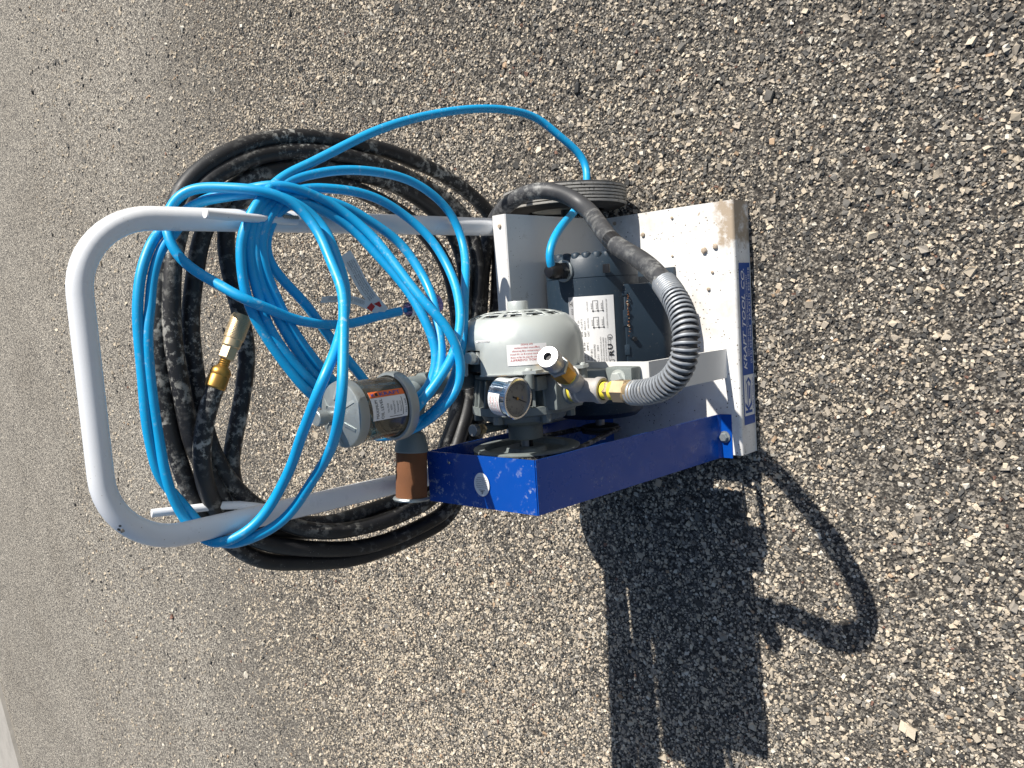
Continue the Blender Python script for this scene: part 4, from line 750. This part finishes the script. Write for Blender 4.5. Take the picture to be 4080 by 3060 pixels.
b = MB(); strip(b, (-.0040, .0600), (-.0040, .5530)); b.build('rear_panel', gu)
b = MB(); b.prism([(TB[0], TB[1]-.002), (TF[0]+.002, TF[1]-.002), (BF[0]+.002, BF[1]), (-.15, .069), (-.02, .16), (TB[0], .30)], 0, XO, XO+.0016, 'guard'); b.build('side_panel', gu)
b = MB(); hexbolt(b, (-.1938, -.2535, .0606), (0, 0, 1), .0080, .0065, 'zinc', .0014); b.cyl((-.1938, -.2470, .0600), (-.1938, -.2470, .0620), .0085, .0085, 'zinc', 16); b.build('guard_bolt', gu)
sl_ = (TF[1]-TB[1])/(TF[0]-TB[0])
def ovf(u, v, k=0):     # u towards +Y, v towards -X
    y = -.1180+u; return Vector((-.1957-v, y, TB[1]+(y-TB[0])*sl_+.0004+th+k))
b = MB(); b.poly(ovf, [(.0150*math.cos(2*math.pi*k/40), .0180*math.sin(2*math.pi*k/40)) for k in range(40)], 'paper')
o1 = lambda u, v: ovf(u, v, .0004)
b.poly(o1, [(-.003, .0100), (.003, .0100), (0, .0150)], 'ink'); b.poly(lambda u, v: ovf(u, v, .0007), [(-.0016, .0108), (.0016, .0108), (0, .0135)], 'paper')
for k, (s, wd) in enumerate([('WARNING', .012), ('This product can expose', .020), ('you to chemicals which', .022), ('are known to the State of', .023), ('California to cause cancer,', .023), ('birth defects or other', .021), ('reproductive harm', .016)]): b.text(o1, s, 0, .0070-k*.0030 if k else .0075, .0026 if k else .0030, 'ink', width=wd, align='CENTER')
b.build('warning_sticker', gu, recalc=False)
b = MB(); b.cyl(ovf(.0640, -.0285), ovf(.0640, -.0285, .0012), .0022, .0018, 'steel', 12); b.build('rivet', gu)

# ------------------------------------------------------------------ extension cord, hung in a coil on the hooks
cord = empty('extension_cord', (0, 0, 0)); tag(cord, 'bright blue extension cord coiled over the white handle hooks, plug hanging loose', 'extension cord')
b = MB(); P = spline(TR['cord'], .007, 2); b.tube(P, .0071, 'cord', 12); b.build('cable', cord, 80)
pl = [Vector(p) for p in TR['plug']]; d = (pl[2]-pl[0]).normalized()
b = MB(); b.lathe([(0, .0072), (.002, .0095), (.010, .0115), (.036, .0115), (.040, .0150), (.046, .0175), (.062, .0175), (.066, .0165), (.067, .010)], pl[0]+d*.012, d, 'plug', 18); b.lathe([(.010, .004), (.06, .004)], pl[0], d, 'cord', 10); b.build('plug', cord, 30)
b = MB(); e = pl[0]+d*.079
s1 = d.cross(Vector((0, -1, 0))).normalized(); s2 = d.cross(s1)
for off in (s1*.0065, -s1*.0065):
    mx = Matrix.Translation(e+off) @ Matrix((s1, s2, d)).transposed().to_4x4(); b.box(-.0008, .0008, -.0032, .0032, 0, .016, 'brass', 0, mx)
b.cyl(e+s2*.007, e+s2*.007+d*.018, .0024, .0022, 'brass', 10); b.build('prong', cord)
b = MB(); b.lathe([(.010, .0120), (.028, .0122)], pl[0]+d*.006, d, 'paper', 18, cap=False)
def wrapf(u, v, k=.0004):
    a = u/.0122; return pl[0]+d*(.016+v)+(s1*math.cos(a)+s2*math.sin(a))*(.0122+k)
for q in range(4): b.text(lambda u, v: wrapf(u+q*.019, v), ['12AWG', 'ETL', '300V', '15A'][q], 0, .006, .006, 'ink', width=.012)
b.build('cord_band', cord, recalc=False)
def paper_tag(P, wd, words, red):
    b = MB(); q = [Vector(p) for p in spline(P, .006, 1)]; n = len(q)
    L = [0]
    for i in range(1, n): L.append(L[-1]+(q[i]-q[i-1]).length)
    side = Vector((.45, -.35, -.82))
    def f(u, v, k=0):
        i = min(range(n-1), key=lambda j: abs((L[j]+L[j+1])/2-u)); t = (u-L[i])/max(1e-6, L[i+1]-L[i])
        p = q[i].lerp(q[i+1], t); tn = (q[i+1]-q[i]).normalized(); s_ = (side-tn*side.dot(tn)).normalized(); nn = tn.cross(s_).normalized()
        nn = nn if nn.y < 0 else -nn
        return p+s_*(v-wd/2)+nn*k
    b.sheet(f, L[-1], wd, 'paper_tag', n-1, 1)
    for r_, s_ in enumerate(words):
        b.text(lambda u, v: f(u, v, .0005), s_, L[-1]*.12, wd*(.80-.17*r_)-.001, wd*.14, 'ink', width=L[-1]*.62)
    if red: b.poly(lambda u, v: f(L[-1]*.86+u, wd*.5+v, .0006), [(-.006, -.004), (.004, -.006), (.005, .004), (-.003, .006)], 'ink_red')
    b.build('paper_tag', cord, 60, recalc=False)
paper_tag(TR['tag1'], .019, ['USE ONLY WITH GROUNDED OUTLET', 'DO NOT REMOVE THIS TAG', 'KEEP AWAY FROM WATER', 'INSPECT BEFORE EACH USE'], True)
paper_tag(TR['tag2'], .012, ['CAUTION SHOCK HAZARD', 'DO NOT EXCEED RATING', 'FULLY UNCOIL CORD'], True)

# ------------------------------------------------------------------ air hose
hose = empty('air_hose', (0, 0, 0)); tag(hose, 'dusty black rubber air hose coiled behind the handle, brass coupler at its end', 'air hose')
H = spline(TR['hose'], .010, 2)
iF = NFEED
b = MB(); b.tube(H[iF-1:], [.0150-.0020*min(1, max(0, (i-4)/40)) for i in range(len(H)-iF+1)], 'rubber', 16); b.build('rubber_hose', hose, 80)
b = MB(); b.tube(H[:iF+1], .0146, 'feed_rubber', 18); b.tube(H[iF-42:iF-39], .0148, 'black_plastic', 18); b.build('feed_hose', hose, 80)
# spring guard: wire wound round the first bend
L = np.concatenate([[0], np.cumsum(np.linalg.norm(np.diff(H, axis=0), axis=1))])
def hp(s): return Vector([np.interp(s, L, H[:, k]) for k in range(3)])
def coil(s0, s1, turns, rad, wire, m):
    n = turns*16; pts = []; prev = None
    for i in range(n+1):
        s = s0+(s1-s0)*i/n; p = hp(s); t = (hp(s+.002)-hp(max(0, s-.002))).normalized()
        e = Vector((0, 0, 1)) if prev is None else prev
        e = (e-t*e.dot(t)).normalized(); prev = e; f = t.cross(e); a = 2*math.pi*turns*i/n
        pts.append(p+(e*math.cos(a)+f*math.sin(a))*rad)
    b.tube(pts, wire, m, 6)
SG = SPRING
b = MB(); coil(.001, SG*.86, 31, .0168, .0021, 'wire'); coil(SG*.86, SG, 9, .0168, .0019, 'wire'); b.build('spring_guard', hose, 60)
b = MB(); p = hp(0); t = (hp(.01)-p).normalized(); b.lathe([(-.010, .0160), (-.006, .0172), (.012, .0165)], p, t, 'brass', 24); b.build('hose_ferrule', hose, 30)
ce = [Vector(p) for p in TR['coupler']]; d = (ce[-1]-ce[0]).normalized(); c0 = ce[0]; LC = (ce[-1]-ce[0]).length
b = MB(); k = LC/.105
b.lathe([(-.006*k, .0130), (-.004*k, .0145), (.012*k, .0145), (.0135*k, .0138), (.015*k, .0145), (.020*k, .0143), (.024*k, .0125), (.027*k, .0085), (.028*k, .0078)], c0, d, 'brass_old', 14); b.build('crimp_ferrule', hose, 30)
b = MB(); b.lathe([((.027+.0016*i)*k, .0078 if i % 2 else .0070) for i in range(9)], c0, d, 'brass_old', 18)
b.lathe([(.038*k, .0100), (.040*k, .0120), (.056*k, .0120), (.058*k, .0105)], c0, d, 'brass', 6)
b.build('hex_nipple', hose, 30)
b = MB(); b.lathe([(.056*k, .0115), (.058*k, .0130), (.068*k, .0130), (.069*k, .0142), (.101*k, .0142), (.103*k, .0132), (.105*k, .0125), (.105*k, .0085), (.095*k, .008)], c0, d, 'brass', 40, cap=False)
for i in range(13):
    for j in range(26):
        s = (.0705+.0024*i)*k; a = 2*math.pi*(j+.5*(i % 2))/26; e = (Vector((0, 0, 1))-d*d.z).normalized(); f = d.cross(e)
        n = e*math.cos(a)+f*math.sin(a); p = c0+d*s+n*.0141; tt = d.cross(n)
        q = [p+d*.0011, p+tt*.0015, p-d*.0011, p-tt*.0015]; A = [b.b.verts.new(v) for v in q]; ap = b.b.verts.new(p+n*.0007)
        for z in range(4): b.face((A[z], A[(z+1) % 4], ap), 'brass')
b.build('coupler_sleeve', hose, 30)

# ------------------------------------------------------------------ mud lumps lying on the toe plate
def lump(name, x, y, r, label, m='mud'):
    b = MB(); g = bmesh.new(); bmesh.ops.create_icosphere(g, subdivisions=2, radius=r)
    for v in g.verts: v.co *= 1+random.uniform(-.16, .16); v.co.z = v.co.z*.62+r*.45
    for v in g.verts: v.co.z = max(v.co.z, 0.0)
    b.merge(g, m); o = b.build(name, None, 25); o.location = (x, y, Z0+.0002); return tag(o, label, 'pebble', 'dried lumps on the white plate')
for x, y, r, l in [(.1440, -.2269, .0058, 'largest round tan mud lump on the white base plate'), (.1490, -.2490, .0050, 'tan mud lump just beside the largest one, nearer the front lip'), (.1038, -.2412, .0030, 'small brown lump between the largest lump and the blue sticker'),
        (.2100, -.1625, .0030, 'small grey lump on the white plate closest to its far right edge'), (.1861, -.0975, .0042, 'pale stone chip at the shadow edge on the white plate'), (.0743, -.2322, .0036, 'pale round lump nearest the letter T of the sticker'), (.2145, -.0337, .0038, 'dark lump in the shade beside the wheel'), (.1401, -.1598, .0024, 'tiny dark lump in the middle of the open plate')]:
    lump('mud_lump', x, y, r, l, 'mud')
